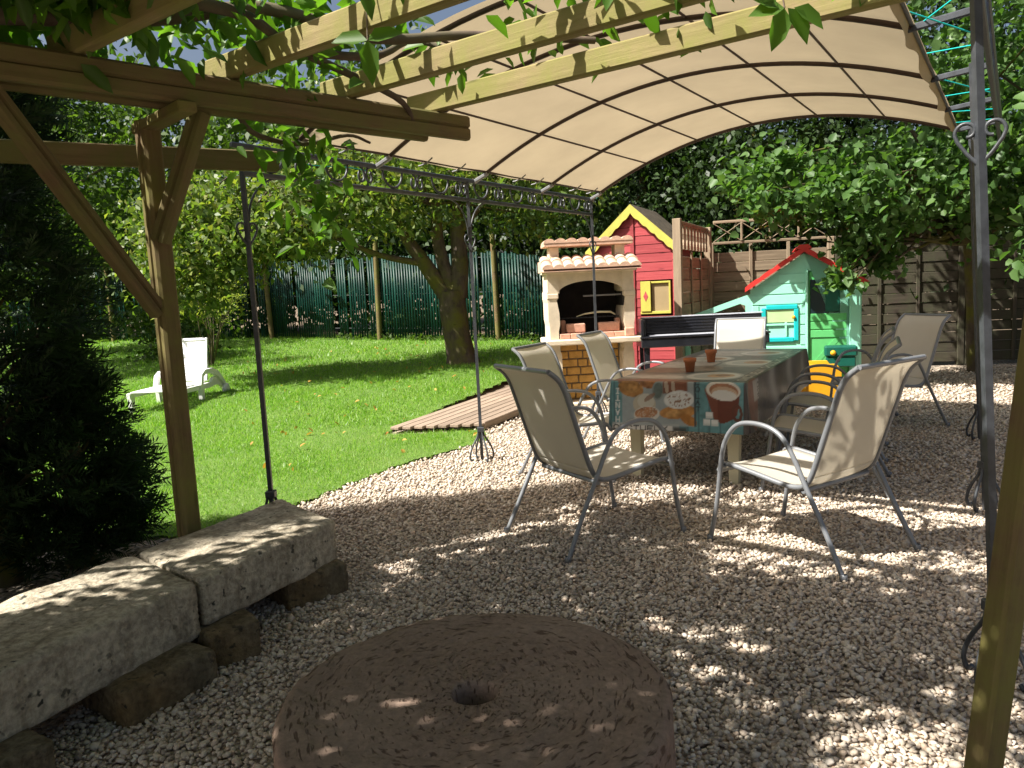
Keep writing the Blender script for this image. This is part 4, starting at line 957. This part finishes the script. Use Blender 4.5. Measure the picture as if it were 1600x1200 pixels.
P_g('door_frame', 'mint_plastic', MB().box((.635, -.03, 0), (.668, -.0012, 1.47), .008), fz); P_g('door_frame', 'mint_plastic', MB().box((1.125, -.035, 0), (1.25, -.0012, 1.30), .012), fz)
wf = MB(); a0, a1, b0, b1, w = .13, .56, .60, 1.05, .055
wf.box((a0+w, -.03, b1-w), (a1-w*.2, .02, b1), .008).box((a0, -.03, b0+w), (a0+w, .02, b1-w*.6), .008).box((a0+w*.4, -.03, b0), (a1-w, .02, b0+w), .008).box((a1-w, -.03, b0+w*.2), (a1, .02, b1-w*.9), .008)
gw = P_g('window_frame', 'teal_plastic', wf, fz)
P_g('shutter', 'pale_green', MB().box((a0+w, -.012, .84), (a1-w, -.0105, b1-w), 0), gw); P_g('bar', 'mint_plastic', MB().box((.40, -.02, .66), (.425, -.012, .84), .003).box((a0+w, -.022, .80), (a1-w, -.0125, .825), .003), gw); P_g('knob', 'yellow_plastic', MB().lathe([(0, 0), (.02, 0), (.022, .012), (.014, .022), (0, .024)], 12, (0, 0), Matrix.Translation((.50, -.03, .90)) @ Matrix.Rotation(math.pi/2, 4, 'X')), gw)
dr = P_g('door', 'green_plastic', MB().box((.672, .01, .02), (1.122, .045, 1.44), .01))
P_g('door_window', 'dark_glass', MB().box((.69, .0, .93), (1.03, .009, 1.34), .004), dr); P_g('pane', 'dark_green_plastic', MB().box((.86, -.006, .95), (1.02, -.001, 1.32), .003), dr)
for zz in (.64, .74, .84): P_g('door_board', 'green_plastic', MB().box((.69, -.002, zz), (1.10, .009, zz+.09), .006), dr)
for i in range(5):
    x0 = .69+i*.08; P_g('door_board', 'green_plastic', MB().prism([(x0, .30), (x0+.07, .30), (min(1.1, x0+.34), .62), (min(1.1, x0+.27)-.001, .62)], -.002, .0095), dr)
P_g('shelf', 'dark_green_plastic', MB().box((.84, -.20, .42), (1.20, -.04, .55), .02).box((.86, -.18, .30), (1.18, -.06, .42), .01), gh); P_g('knob', 'yellow_plastic', MB().lathe([(0, 0), (.03, 0), (.032, .015), (.02, .03), (0, .032)], 12, (0, 0), Matrix.Translation((.93, -.20, .47)) @ Matrix.Rotation(math.pi/2, 4, 'X')), gh)
for s, x1, z1 in ((-1, -.06, WE-.03), (1, WX+.07, WE-.02)):   # thick moulded roof, bumped along its front edge
    n = 12; up_ = []; lo_ = []
    for i in range(n+1):
        t = i/n; x = AX+(x1-AX)*t; zz = WA+.07+(z1-WA)*t; up_.append((x, zz+.014*abs(math.sin(t*math.pi*4)))); lo_.append((x, zz-.055))
    mb = MB(); vs = [Vector((x, y, zz)) for y in (-.09, 1.2) for x, zz in up_+lo_]; m1 = n+1; fs = []
    for i in range(n): fs += [(i, i+1, m1+i+1, m1+i), (2*m1+i, 3*m1+i, 3*m1+i+1, 2*m1+i+1), (i, 2*m1+i, 2*m1+i+1, i+1), (m1+i, m1+i+1, 3*m1+i+1, 3*m1+i)]
    fs += [(n, 2*m1+n, 3*m1+n, m1+n), (0, m1, 3*m1, 2*m1)]; mb.add(vs, fs); P_g('roof', 'red_plastic', mb)
P_g('ridge_cap', 'red_plastic', MB().prism([(AX-.09, WA+.05), (AX-.05, WA+.10), (AX+.05, WA+.10), (AX+.09, WA+.05)], -.105, 1.21))
# sloping rail of its side terrace
mb = MB(); o_ = [(0.0, 1.20), (-.74, .955), (-.80, .90), (-.80, .0), (-.74, 0), (-.74, .86), (-.70, .90), (-.12, 1.085), (-.06, 1.06), (-.05, 0), (0, 0)]
mb.prism(o_, .0, .06); P_g('side_rail', 'mint_plastic', mb)

# yellow toy
ty = thing('toy_bench', 'yellow plastic toy bench with green seat beside the green playhouse', 'toy', (3.05, 8.55, 0), math.radians(-8)); Ly = local(ty)
P_y = lambda name, mat, mb: mb.build(name, mat, ty, Ly)
P_y('side_panel', 'yellow_plastic', MB().prism([(0, 0), (.62, 0), (.62, .33), (.57, .40), (.05, .40), (0, .33)], 0, .06)); P_y('roundel', 'yellow_plastic', MB().lathe([(.045, 0), (.06, .0), (.06, .01), (.045, .01)], 20, (0, 0), Matrix.Translation((.09, -.001, .31)) @ Matrix.Rotation(math.pi/2, 4, 'X')))
P_y('side_panel', 'yellow_plastic', MB().prism([(0, 0), (.62, 0), (.62, .33), (.57, .40), (.05, .40), (0, .33)], .40, .46)); P_y('seat', 'green_plastic', MB().box((.02, .062, .30), (.60, .398, .335), .01)); P_y('divider', 'yellow_plastic', MB().box((.20, -.02, .0), (.24, -.001, .395), .006))

# ------------------------------------------------------------------ sun lounger on the lawn
lz = float(lawn_z(np.array([-4.3]), np.array([9.6]))[0])
lo = thing('sun_lounger', 'white plastic sun lounger with raised back on the lawn', 'lounger', (-4.40, 9.25, lz-.02), math.radians(-4)); lo.scale = (.86, .86, .86); Ll = local(lo)
P_l = lambda name, mat, mb: mb.build(name, mat, lo, Ll)
for s in (-1, 1):
    x = s*.31; P_l('side_rail', 'white_plastic', MB().prism([(0, .30), (1.25, .30), (1.30, .36), (1.42, .37), (1.62, .30), (1.75, .17), (1.72, .10), (1.55, .22), (1.36, .24), (1.2, .22), (0, .24)], x-.025, x+.025, (1, 2, 0)))
    P_l('arm_rest', 'white_plastic', MB().prism([(.80, .30), (.86, .46), (.98, .52), (1.25, .52), (1.45, .44), (1.66, .24), (1.60, .22), (1.40, .37), (1.22, .45), (1.0, .45), (.92, .42), (.88, .30)], x*1.12-.03, x*1.12+.03, (1, 2, 0)))
    for y in (.08, .84): P_l('leg', 'white_plastic', MB().prism([(y, 0), (y+.06, 0), (y+.09, .30), (y-.02, .30)], x*1.08-.028, x*1.08+.028, (1, 2, 0)))
    P_l('wheel', 'white_plastic', MB().lathe([(0, -.03), (.06, -.03), (.105, -.022), (.11, 0), (.105, .022), (.06, .03), (0, .03)], 22, (0, 0), Matrix.Translation((x*1.18, 1.66, .12)) @ Matrix.Rotation(math.pi/2, 4, 'Y')))
for i in range(9): MB().box((-.285, .02+i*.125, .302), (.285, .125+i*.125, .325), .006).build('slat', 'white_plastic', lo, Ll)
Mb = Ll @ Matrix.Translation((0, 1.16, .33)) @ Matrix.Rotation(math.radians(78), 4, 'X')
for i in range(5): MB().box((-.285+.0*i, .0+i*.125, -.012), (.285, .121+i*.125, .012), .006).build('back_slat', 'white_plastic', lo, Mb)
MB().box((-.31, 0, -.02), (-.286, .66, .02), .006).box((.286, 0, -.02), (.31, .66, .02), .006).box((-.31, .63, -.022), (.31, .675, .022), .01).build('back_frame', 'white_plastic', lo, Mb)

# ------------------------------------------------------------------ green slat fence at the end of the lawn
fn = thing('garden_fence', 'green plastic slat screen fence with round wooden posts at the end of the lawn', 'fence', (-3, 16.3, .45))
fp = [Vector((-13.5, 19.6, 0)), Vector((-9.5, 18.5, 0)), Vector((-5.35, 17.35, 0)), Vector((-2.70, 16.0, 0)), Vector((-.22, 14.9, 0)), Vector((2.3, 13.8, 0)), Vector((4.6, 12.8, 0))]
for p in fp: p.z = float(lawn_z(np.array([p.x]), np.array([p.y]))[0])
for i, p in enumerate(fp):
    h = 2.05; mb = MB(); tilt = Vector((rng.normal()*.04, 0, h)); mb.tube([p, p+tilt*.5, p+tilt], [.055, .053, .05], 10); mb.build('post', 'post_wood', fn)
for a, b2 in zip(fp, fp[1:]):
    L = (b2-a).length; n = int(L/.062); d = (b2-a).normalized(); nn = Vector((-d.y, d.x, 0)); V = []; F = []
    open_ = a.x < -4.5
    for i in range(n):
        w = .021; t = (i+.5)/n; c = a.lerp(b2, t)+nn*.05; tw = rng.normal()*.12; dd_ = (d*math.cos(tw)+nn*math.sin(tw)); top = 1.72+rng.normal()*.012; q = len(V)
        if rng.random() < (.18 if open_ else .02): continue
        bz = .03+(rng.uniform(0, .05))
        V += [c-dd_*w+Vector((0, 0, bz)), c+dd_*w+Vector((0, 0, bz)), c+dd_*w+Vector((0, 0, top)), c-dd_*w+Vector((0, 0, top))]; 
        V += [v+nn*.006 for v in V[-4:]]
        F += [(q, q+1, q+2, q+3), (q+7, q+6, q+5, q+4), (q, q+4, q+5, q+1), (q+2, q+6, q+7, q+3), (q+1, q+5, q+6, q+2), (q, q+3, q+7, q+4)]
    stuff(link('slat_screen', npmesh('slat_screen', [tuple(v) for v in V], F), 'screen_slats', fn))
    for zz in (.25, .95, 1.62): mb = MB(); mb.tube([a+nn*.065+Vector((0, 0, zz)), b2+nn*.065+Vector((0, 0, zz))], .006, 5); mb.build('wire', 'iron', fn)

# ------------------------------------------------------------------ trees
def tree(name, label, base, trunk_pts, trunk_r, blobs, mat, L, Wd, group=None, hexa=False, nl=7, up=.5, keep=None, barkm='bark', hang=.25):
    t = thing(name, label, 'tree', base, 0, group); mb = MB(); trunk_tube(mb, trunk_pts, trunk_r, 10, .01); Vs = []; Fs = []; n0 = 0; tips = []
    for (c, rad, ncl, per, sig) in blobs:
        P, cc = clumps(c, rad, ncl, per, sig, keep=keep); V, F = leaf_cloud(P, L, Wd, hexa, up, .35, hang); Vs.append(V); Fs.append(F+n0); n0 += len(V)
        if len(cc): tips += [cc[i] for i in rng.choice(len(cc), min(nl, len(cc)), False)]
    fork = Vector(trunk_pts[-1]); tr = mb.build('trunk', barkm, t)
    lb = MB()
    for q in tips:
        r = trunk_r[-1]*.5; ps = limb(fork, q, 5, .06); lb.tube(ps, list(np.linspace(r, .008, 6)), 6)
    if tips: lb.build('limbs', barkm, t)
    o = link('crown', npmesh('crown', np.concatenate(Vs), np.concatenate(Fs), hexa), mat, t); stuff(o); return t
# orchard tree on the lawn
tz = .27; TB = Vector((-.82, 12.2, tz))
ft = thing('fruit_tree', 'old mossy fruit tree on the lawn with a forked leaning trunk', 'tree', tuple(TB))
mb = MB(); mb.tube([TB+Vector(p) for p in ((.06, 0, -.05), (.03, 0, .15), (-.02, 0, .5), (-.05, 0, .85), (-.06, 0, 1.15))], [.30, .23, .21, .22, .21], 14); tr = mb.build('trunk', 'bark', ft)
lm = [((-.10, 0, 1.0), (-.45, -.05, 1.6), (-.75, -.1, 2.1), (-1.0, -.1, 2.9), (-1.2, -.1, 3.6)), ((.03, 0, 1.05), (.10, 0, 1.6), (.08, .05, 2.3), (.15, .1, 3.1), (.05, .1, 4.0)), ((-.05, 0, 1.1), (-.22, 0, 1.9), (-.25, .05, 2.6), (-.5, .1, 3.5), (-.6, 0, 4.2)),
      ((-.45, -.05, 1.6), (-1.1, -.3, 1.75), (-1.9, -.5, 2.1), (-2.6, -.7, 2.2)), ((.08, 0, 2.0), (.5, .1, 2.5), (.9, .2, 3.0), (1.4, .2, 3.3))]
for i, l in enumerate(lm):
    r = ([.14, .12, .09, .07, .05] if i == 0 else [.16, .14, .11, .08, .05] if i == 1 else [.12, .10, .08, .06, .04] if i == 2 else [.06, .045, .03, .015])[:len(l)]
    if len(r) < len(l): r += [.02]*(len(l)-len(r))
    MB().tube(cr_spline([TB+Vector(p) for p in l], 4), [r[min(len(r)-1, int(k/4))]*(1-(k % 4)/4)+r[min(len(r)-1, int(k/4)+1)]*((k % 4)/4) for k in range(4*(len(l)-1)+1)], 10).build('limb', 'bark', ft)
Vs = []; Fs = []; n0 = 0
for c, rad, ncl, per, sig in (((-4.0, 11.2, 2.35), (1.4, 1.0, .75), 105, 75, .20), ((-2.2, 11.7, 3.05), (1.7, 1.3, .8), 90, 70, .24), ((-.7, 12.2, 4.0), (2.4, 1.8, 1.1), 75, 60, .3), ((-4.6, 11.0, 1.75), (.9, .7, .45), 26, 60, .18), ((.5, 12.3, 2.95), (1.2, 1.0, .7), 44, 55, .25)):
    P, cc = clumps(c, rad, ncl, per, sig, .2, lambda q: (q[:, 2] > 2.12) | (q[:, 0] < -3.6)); V, F = leaf_cloud(P, .105, .055, False, .6, .4, .5); Vs.append(V); Fs.append(F+n0); n0 += len(V)
    for q in cc[::6]: MB().tube(limb(TB+Vector((-1.0 if q[0] < -1.5 else -.3, -.1, 2.5)), q, 5, .06), list(np.linspace(.03, .006, 6)), 5).build('branch', 'bark', ft)
stuff(link('crown', npmesh('crown', np.concatenate(Vs), np.concatenate(Fs)), 'fruit_leaf', ft))
# trees beyond the fence
bk_ = [((-13.5, 21), 6.5, 'broad pale tree beyond the fence, farthest along the lawn'), ((-9.5, 20.5), 7.5, 'tall tree beyond the fence behind the sun lounger'), ((-6.0, 20), 7.0, 'leafy tree beyond the fence behind the yellowish shrub'), ((-2.6, 19.0), 7.5, 'dark tree beyond the fence behind the fruit tree'), ((.6, 17.6), 7.5, 'dark tree beyond the fence to the right of the fruit tree'), ((3.4, 16.6), 8.0, 'dark tree looming behind the red playhouse')]
for (x, y), h, lb in bk_:
    dk_ = x > -4
    tree('tree_beyond_fence', lb, (x, y, .5), [(x, y, .3), (x+.1, y, 1.5), (x, y+.1, 3)], [.22, .17, .12], [((x, y, h*.58), (2.3, 1.9, h*.40), 150, 60, .42), ((x, y-.6, h*.28), (2.2, 1.4, h*.24), 75, 60, .36)], 'hedge_leaf' if dk_ else 'far_leaf', .19, .11, 'trees beyond the fence', nl=4)
for (x, y), h, lb in (((-9.6, 12.6), 5.6, 'leafy garden tree at the far left of the lawn, shading its middle'), ((-9.2, 16.0), 6.6, 'leafy garden tree at the far left of the lawn, shading the slat fence')):
    tree('garden_tree', lb, (x, y, .3), [(x, y, .2), (x+.1, y, 1.2), (x, y+.1, 2.4)], [.16, .13, .10], [((x, y, h*.62), (1.7, 1.5, h*.34), 110, 60, .34)], 'far_leaf', .15, .09, 'trees on the lawn', nl=4)
# right-hand hedge trees behind the plank fence
for (x, y), h, lb in (((4.4, 13.0), 7.2, 'dense dark evergreen behind the sunlit plank fence'), ((6.4, 12.6), 7.4, 'dense dark evergreen behind the shaded plank fence'), ((8.4, 12.0), 7.4, 'dense dark evergreen behind the pulled-out chair'), ((10.6, 11.4), 6.2, 'dense dark evergreen behind the iron gazebo post'), ((2.6, 14.2), 7.4, 'dense dark evergreen filling the gap behind the red playhouse roof')):
    tree('evergreen_tree', lb, (x, y, 0), [(x, y, -.05), (x+.05, y, 1.5), (x, y, 3)], [.2, .15, .1], [((x, y, h*.55), (1.5, 1.1, h*.47), 230, 60, .30), ((x, y-.5, h*.30), (1.4, .7, h*.26), 80, 60, .26)], 'hedge_leaf', .11, .065, 'dark evergreens behind the fence', nl=4)
# hazel over the playhouses
hz = tree('hazel_tree', 'hazel tree leaning over the playhouses with broad round leaves', (6.2, 10.2, 0), [(6.2, 10.2, -.05), (6.1, 10.1, .8), (5.9, 9.9, 1.7)], [.10, .08, .06],
     [((4.5, 9.0, 2.35), (1.1, .7, .55), 52, 42, .17), ((3.4, 9.2, 2.45), (.75, .5, .35), 30, 40, .15), ((5.6, 9.4, 2.6), (1.1, .8, .9), 55, 42, .2), ((4.35, 8.95, 1.72), (.45, .35, .32), 18, 32, .12), ((6.6, 8.6, 2.6), (1.0, .9, 1.0), 60, 42, .2), ((3.85, 8.85, 1.30), (.20, .15, .13), 5, 26, .075), ((5.0, 9.0, 4.2), (2.1, 1.5, .75), 105, 46, .24)],
     'hazel_leaf', .10, .085, None, True, 5, .9)
ht = tree('climbing_shrub', 'broad leaved shrub climbing behind the iron gazebo post', (5.9, 7.3, 0), [(5.9, 7.3, -.02), (5.8, 7.2, 1.2), (5.7, 7.1, 2.4)], [.05, .04, .03], [((5.15, 6.4, 2.75), (.55, .6, .75), 46, 40, .17), ((5.6, 7.0, 2.3), (.7, .7, .8), 40, 40, .17), ((6.2, 7.8, 1.9), (.8, .8, 1.0), 40, 40, .2)], 'hazel_leaf', .12, .105, None, True, 4, .9)
# plume shrub in front of the fence
sh = thing('plume_shrub', 'soft yellowish plume shrub in front of the slat fence', 'shrub', (-5.2, 13.2, float(lawn_z(np.array([-5.2]), np.array([13.2]))[0])))
P, cc = clumps((-5.0, 13.2, 1.55), (.50, .35, .55), 22, 110, .13, .1); V, F = leaf_cloud(P, .05, .014, False, .2, .4, -.3); stuff(link('foliage', npmesh('foliage', V, F), 'plume_leaf', sh))
mb = MB(); 
for q in cc[:9]: mb.tube(limb((-5.15, 13.2, .3), q, 4, .03), [.014, .011, .009, .007, .004], 5)
mb.build('stems', 'bark', sh)
P, cc = clumps((-6.3, 14.5, 1.0), (1.2, .6, .7), 40, 60, .2, .2); V, F = leaf_cloud(P, .10, .06, False, .5); gs = thing('green_shrub', 'low green shrub against the open end of the slat fence', 'shrub', (-6.3, 14.5, .4)); stuff(link('foliage', npmesh('foliage', V, F), 'far_leaf', gs))
MB().tube([(-6.3, 14.5, .38), (-6.3, 14.5, 1.0)], .03, 6).build('stems', 'bark', gs)
# ivy tufts along the fence foot
P, cc = clumps((-1.0, 15.2, .55), (3.2, .0, .10), 36, 40, .09, .0); P[:, 1] = 15.1-.44*(P[:, 0]+.6)+rng.normal(size=len(P))*.08; P[:, 2] = lawn_z(P[:, 0], P[:, 1])+np.abs(P[:, 2]-.5)*.6
V, F = leaf_cloud(P, .07, .06, False, .8); tag(stuff(link('ground_ivy', npmesh('ground_ivy', V, F), 'far_leaf')), 'ivy and weeds along the foot of the slat fence', 'ivy')

# ------------------------------------------------------------------ conifers by the bench
def conifer(x, y, h, r, label, n, low=.1):
    t = thing('conifer_tree', label, 'tree', (x, y, 0), 0, 'dark conifers behind the bench'); 
    MB().tube([(x, y, -.03), (x+.02, y, h*.5), (x, y, h*.97)], [.085, .05, .012], 9).build('trunk', 'bark', t)
    z = low+(h-low)*rng.beta(1.1, 1.35, n); rr_ = r*(1-((z-low)/(h-low))**1.5*.85)*rng.uniform(.45, 1.0, n)**.5*(1+.18*np.sin(z*7+x)); a = rng.uniform(0, 2*math.pi, n)
    base = np.stack([x+rr_*np.cos(a), y+rr_*np.sin(a), z], 1); ax = unit(np.stack([np.cos(a), np.sin(a), rng.uniform(.0, .75, n)], 1)+rng.normal(size=(n, 3))*.3)
    side = unit(np.cross(ax, rng.normal(size=(n, 3)))); K = 23; Ls = rng.uniform(.16, .34, n); Cs = []; As = []; Ns = []; Ln = []
    nrm = np.cross(ax, side)
    for k in range(K):
        f_ = k/(K-1); s = 1 if k % 2 else -1; p = base+ax*(Ls*(f_-.45))[:, None]+np.array([0, 0, -.05])*(f_**2)
        dirv = unit(ax*1.1+side*s*(.9 if k < K-1 else 0)+rng.normal(size=(n, 3))*.22); Cs.append(p); As.append(dirv); Ns.append(nrm); Ln.append(Ls*(.30*(1-.6*f_)+.07))
    C = np.concatenate(Cs); L_ = np.concatenate(Ln); V, F = leaves_np(C, np.concatenate(As), np.concatenate(Ns), L_, L_*.16, False, .05)
    stuff(link('crown', npmesh('crown', V, F), 'conifer_leaf', t))
    mb = MB()
    for i in rng.choice(n, 50, False): mb.tube([(x, y, max(.1, z[i]-.25)), tuple(base[i]*.6+np.array([x, y, z[i]-.1])*.4), tuple(base[i])], [.014, .009, .004], 5)
    stuff(mb.build('branches', 'bark', t))
conifer(-2.72, 3.92, 4.3, .62, 'dark conifer rising beside the braced wooden post', 2600)
conifer(-3.55, 3.35, 4.6, .80, 'dense dark conifer behind the long bench slab', 2600)
conifer(-4.4, 2.5, 4.6, .85, 'dark conifer standing at the shaded end of the bench', 1500)
conifer(-4.6, 1.2, 4.6, .85, 'dark conifer growing past the shaded end of the bench', 900)
conifer(-2.45, 4.15, 1.25, .42, 'low spreading conifer spray at the foot of the braced post', 650, .08)

# ------------------------------------------------------------------ vine over the pergola
vn_ = thing('climbing_vine', 'leafy climbing vine with twisted stems spread over the pergola', 'vine', (-3.1, 2.75, 0))
def stem(pts, r, wob=.03):
    P = cr_spline([Vector(p)+Vector(rng.normal(size=3)*wob) for p in pts], 5); MB().tube(P, list(np.linspace(r, r*.45, len(P))), 8).build('stem', 'vine_bark', vn_)
stem([(-3.1, 2.75, 0), (-3.05, 2.7, .8), (-2.95, 2.6, 1.6), (-2.9, 2.5, 2.3), (-2.6, 2.5, 2.66)], .035, .02)
L3 = lambda s, k, z: PA+pd*(s*.9)+rd_*(k*.9)+Vector((0, 0, 1.4+(z-1.4)*.9))   # along the plate, along the rafters, height
stem([L3(1.0, -.1, 2.62), L3(1.6, .1, 2.66), L3(2.1, .25, 2.72), L3(2.5, .5, 2.66), L3(2.9, .75, 2.70), L3(3.3, 1.1, 2.66)], .035)
stem([L3(1.2, .3, 2.66), L3(1.8, .35, 2.70), L3(2.35, .15, 2.62), L3(2.9, .1, 2.50), L3(3.1, .02, 2.36)], .028)
stem([L3(2.2, .0, 2.62), L3(2.5, .35, 2.64), L3(2.8, .3, 2.70), L3(3.0, .62, 2.62)], .022)
stem([L3(1.4, .7, 2.68), L3(2.0, .9, 2.74), L3(2.6, 1.5, 2.66), L3(3.1, 2.2, 2.64), L3(3.3, 3.0, 2.66)], .022)
stem([L3(2.1, -.16, 2.46), L3(2.3, -.26, 2.30), L3(2.6, -.28, 2.27), L3(2.85, -.22, 2.33), L3(3.0, -.20, 2.30)], .016, .012)
stem([L3(.2, .5, 2.66), L3(.6, 1.4, 2.7), L3(.9, 2.4, 2.72), L3(1.2, 3.6, 2.7)], .028)
stem([L3(-.6, .3, 2.66), L3(-.2, 1.3, 2.7), L3(.2, 2.6, 2.72), L3(.4, 3.9, 2.7)], .028)
# foliage: thick over the seat behind the lens, thin towards the gazebo
def vine_points():
    P = []
    for _ in range(3000):
        s = rng.uniform(-2.6, 3.5); k = rng.uniform(-.55, 4.4); dens = .80
        if s > 1.9: dens = .30 if k < .9 else .07
        if s > 2.35: dens = .20 if k < .45 else .035
        if s > 2.75: dens = .18 if k < .3 else .045
        if s > 3.25 and k > .3: dens = .025
        # open patches that let the sun through
        cxy = PA+pd*(s*.9)+rd_*(k*.9)
        if s <= 1.9: dens = 1.0
        if cxy.x > -1.55 and math.sin(cxy.x*3.3+.7+.6*math.sin(cxy.y*2.1))*math.sin(cxy.y*3.9+.5*math.sin(cxy.x*2.7)) > .0: dens *= .03
        elif cxy.x <= -1.55 and math.sin(cxy.x*4.3+.7)*math.sin(cxy.y*4.9+.5*cxy.x) > .90: dens *= .1
        if rng.random() > dens: continue
        c = L3(s, k, 2.66+rng.uniform(-.02, .22)); n = int(rng.integers(8, 17) if s > 1.7 else rng.integers(14, 27)); P.append(np.array(c)+rng.normal(size=(n, 3))*np.array([.12, .12, .06]))
    return np.concatenate(P)
P = vine_points()
hang = [(L3(2.66, -.30, 2.10), 60, (.11, .11, .17)), (L3(2.5, -.30, 2.28), 40, (.14, .12, .08)), (L3(2.8, -.36, 1.93), 30, (.08, .08, .12)), (L3(2.25, -.1, 2.56), 30, (.2, .12, .05)), (L3(1.9, .15, 2.74), 40, (.2, .2, .08)), (L3(2.6, .3, 2.76), 40, (.2, .2, .06)), (L3(3.3, .9, 2.70), 26, (.12, .12, .05)), (L3(3.32, 1.55, 2.68), 24, (.12, .12, .05)), (L3(3.34, 2.55, 2.62), 16, (.12, .08, .05)), (L3(2.7, 1.35, 2.72), 26, (.15, .15, .06))]
P = np.concatenate([P]+[np.array(c)+rng.normal(size=(n, 3))*np.array(s_) for c, n, s_ in hang])
V, F = leaf_cloud(P, .105, .05, True, .9, .35, .5); stuff(link('foliage', npmesh('foliage', V, F, True), 'vine_leaf', vn_))
# the few large leaves hanging in view below the last rafter
def big_leaf(p, ax, nr, L, w):
    V, F = leaves_np(np.array([p]), np.array([ax]), np.array([nr]), np.array([L]), np.array([w]), True); link('leaf', npmesh('leaf', V, F, True), 'vine_leaf', vn_)
q = Vector((.92, 2.55, 2.24)); MB().tube([q+Vector((-.02, .05, .15)), q+Vector((0, .02, .05)), q], .003, 5).build('stem', 'vine_bark', vn_)
for dx, az, L in ((0, (-.25, .05, -.9), .13), (.01, (.55, 0, -.8), .13), (.0, (-.95, .1, -.05), .11), (.03, (.6, 0, -.35), .12), (-.02, (-.55, .1, .35), .10)): big_leaf(q+Vector((dx, 0, 0)), az, (.1, -.9, .35), L, L*.55)
q = Vector((-.45, 2.85, 2.30))
for az, L in (((0.05, 0, -1), .15), ((.8, 0, .2), .13), ((-.8, .1, .1), .14)): big_leaf(q, az, (.1, -.9, .4), L, L*.5)
MB().tube([q+Vector((.0, .05, .22)), q], .003, 5).build('stem', 'vine_bark', vn_)
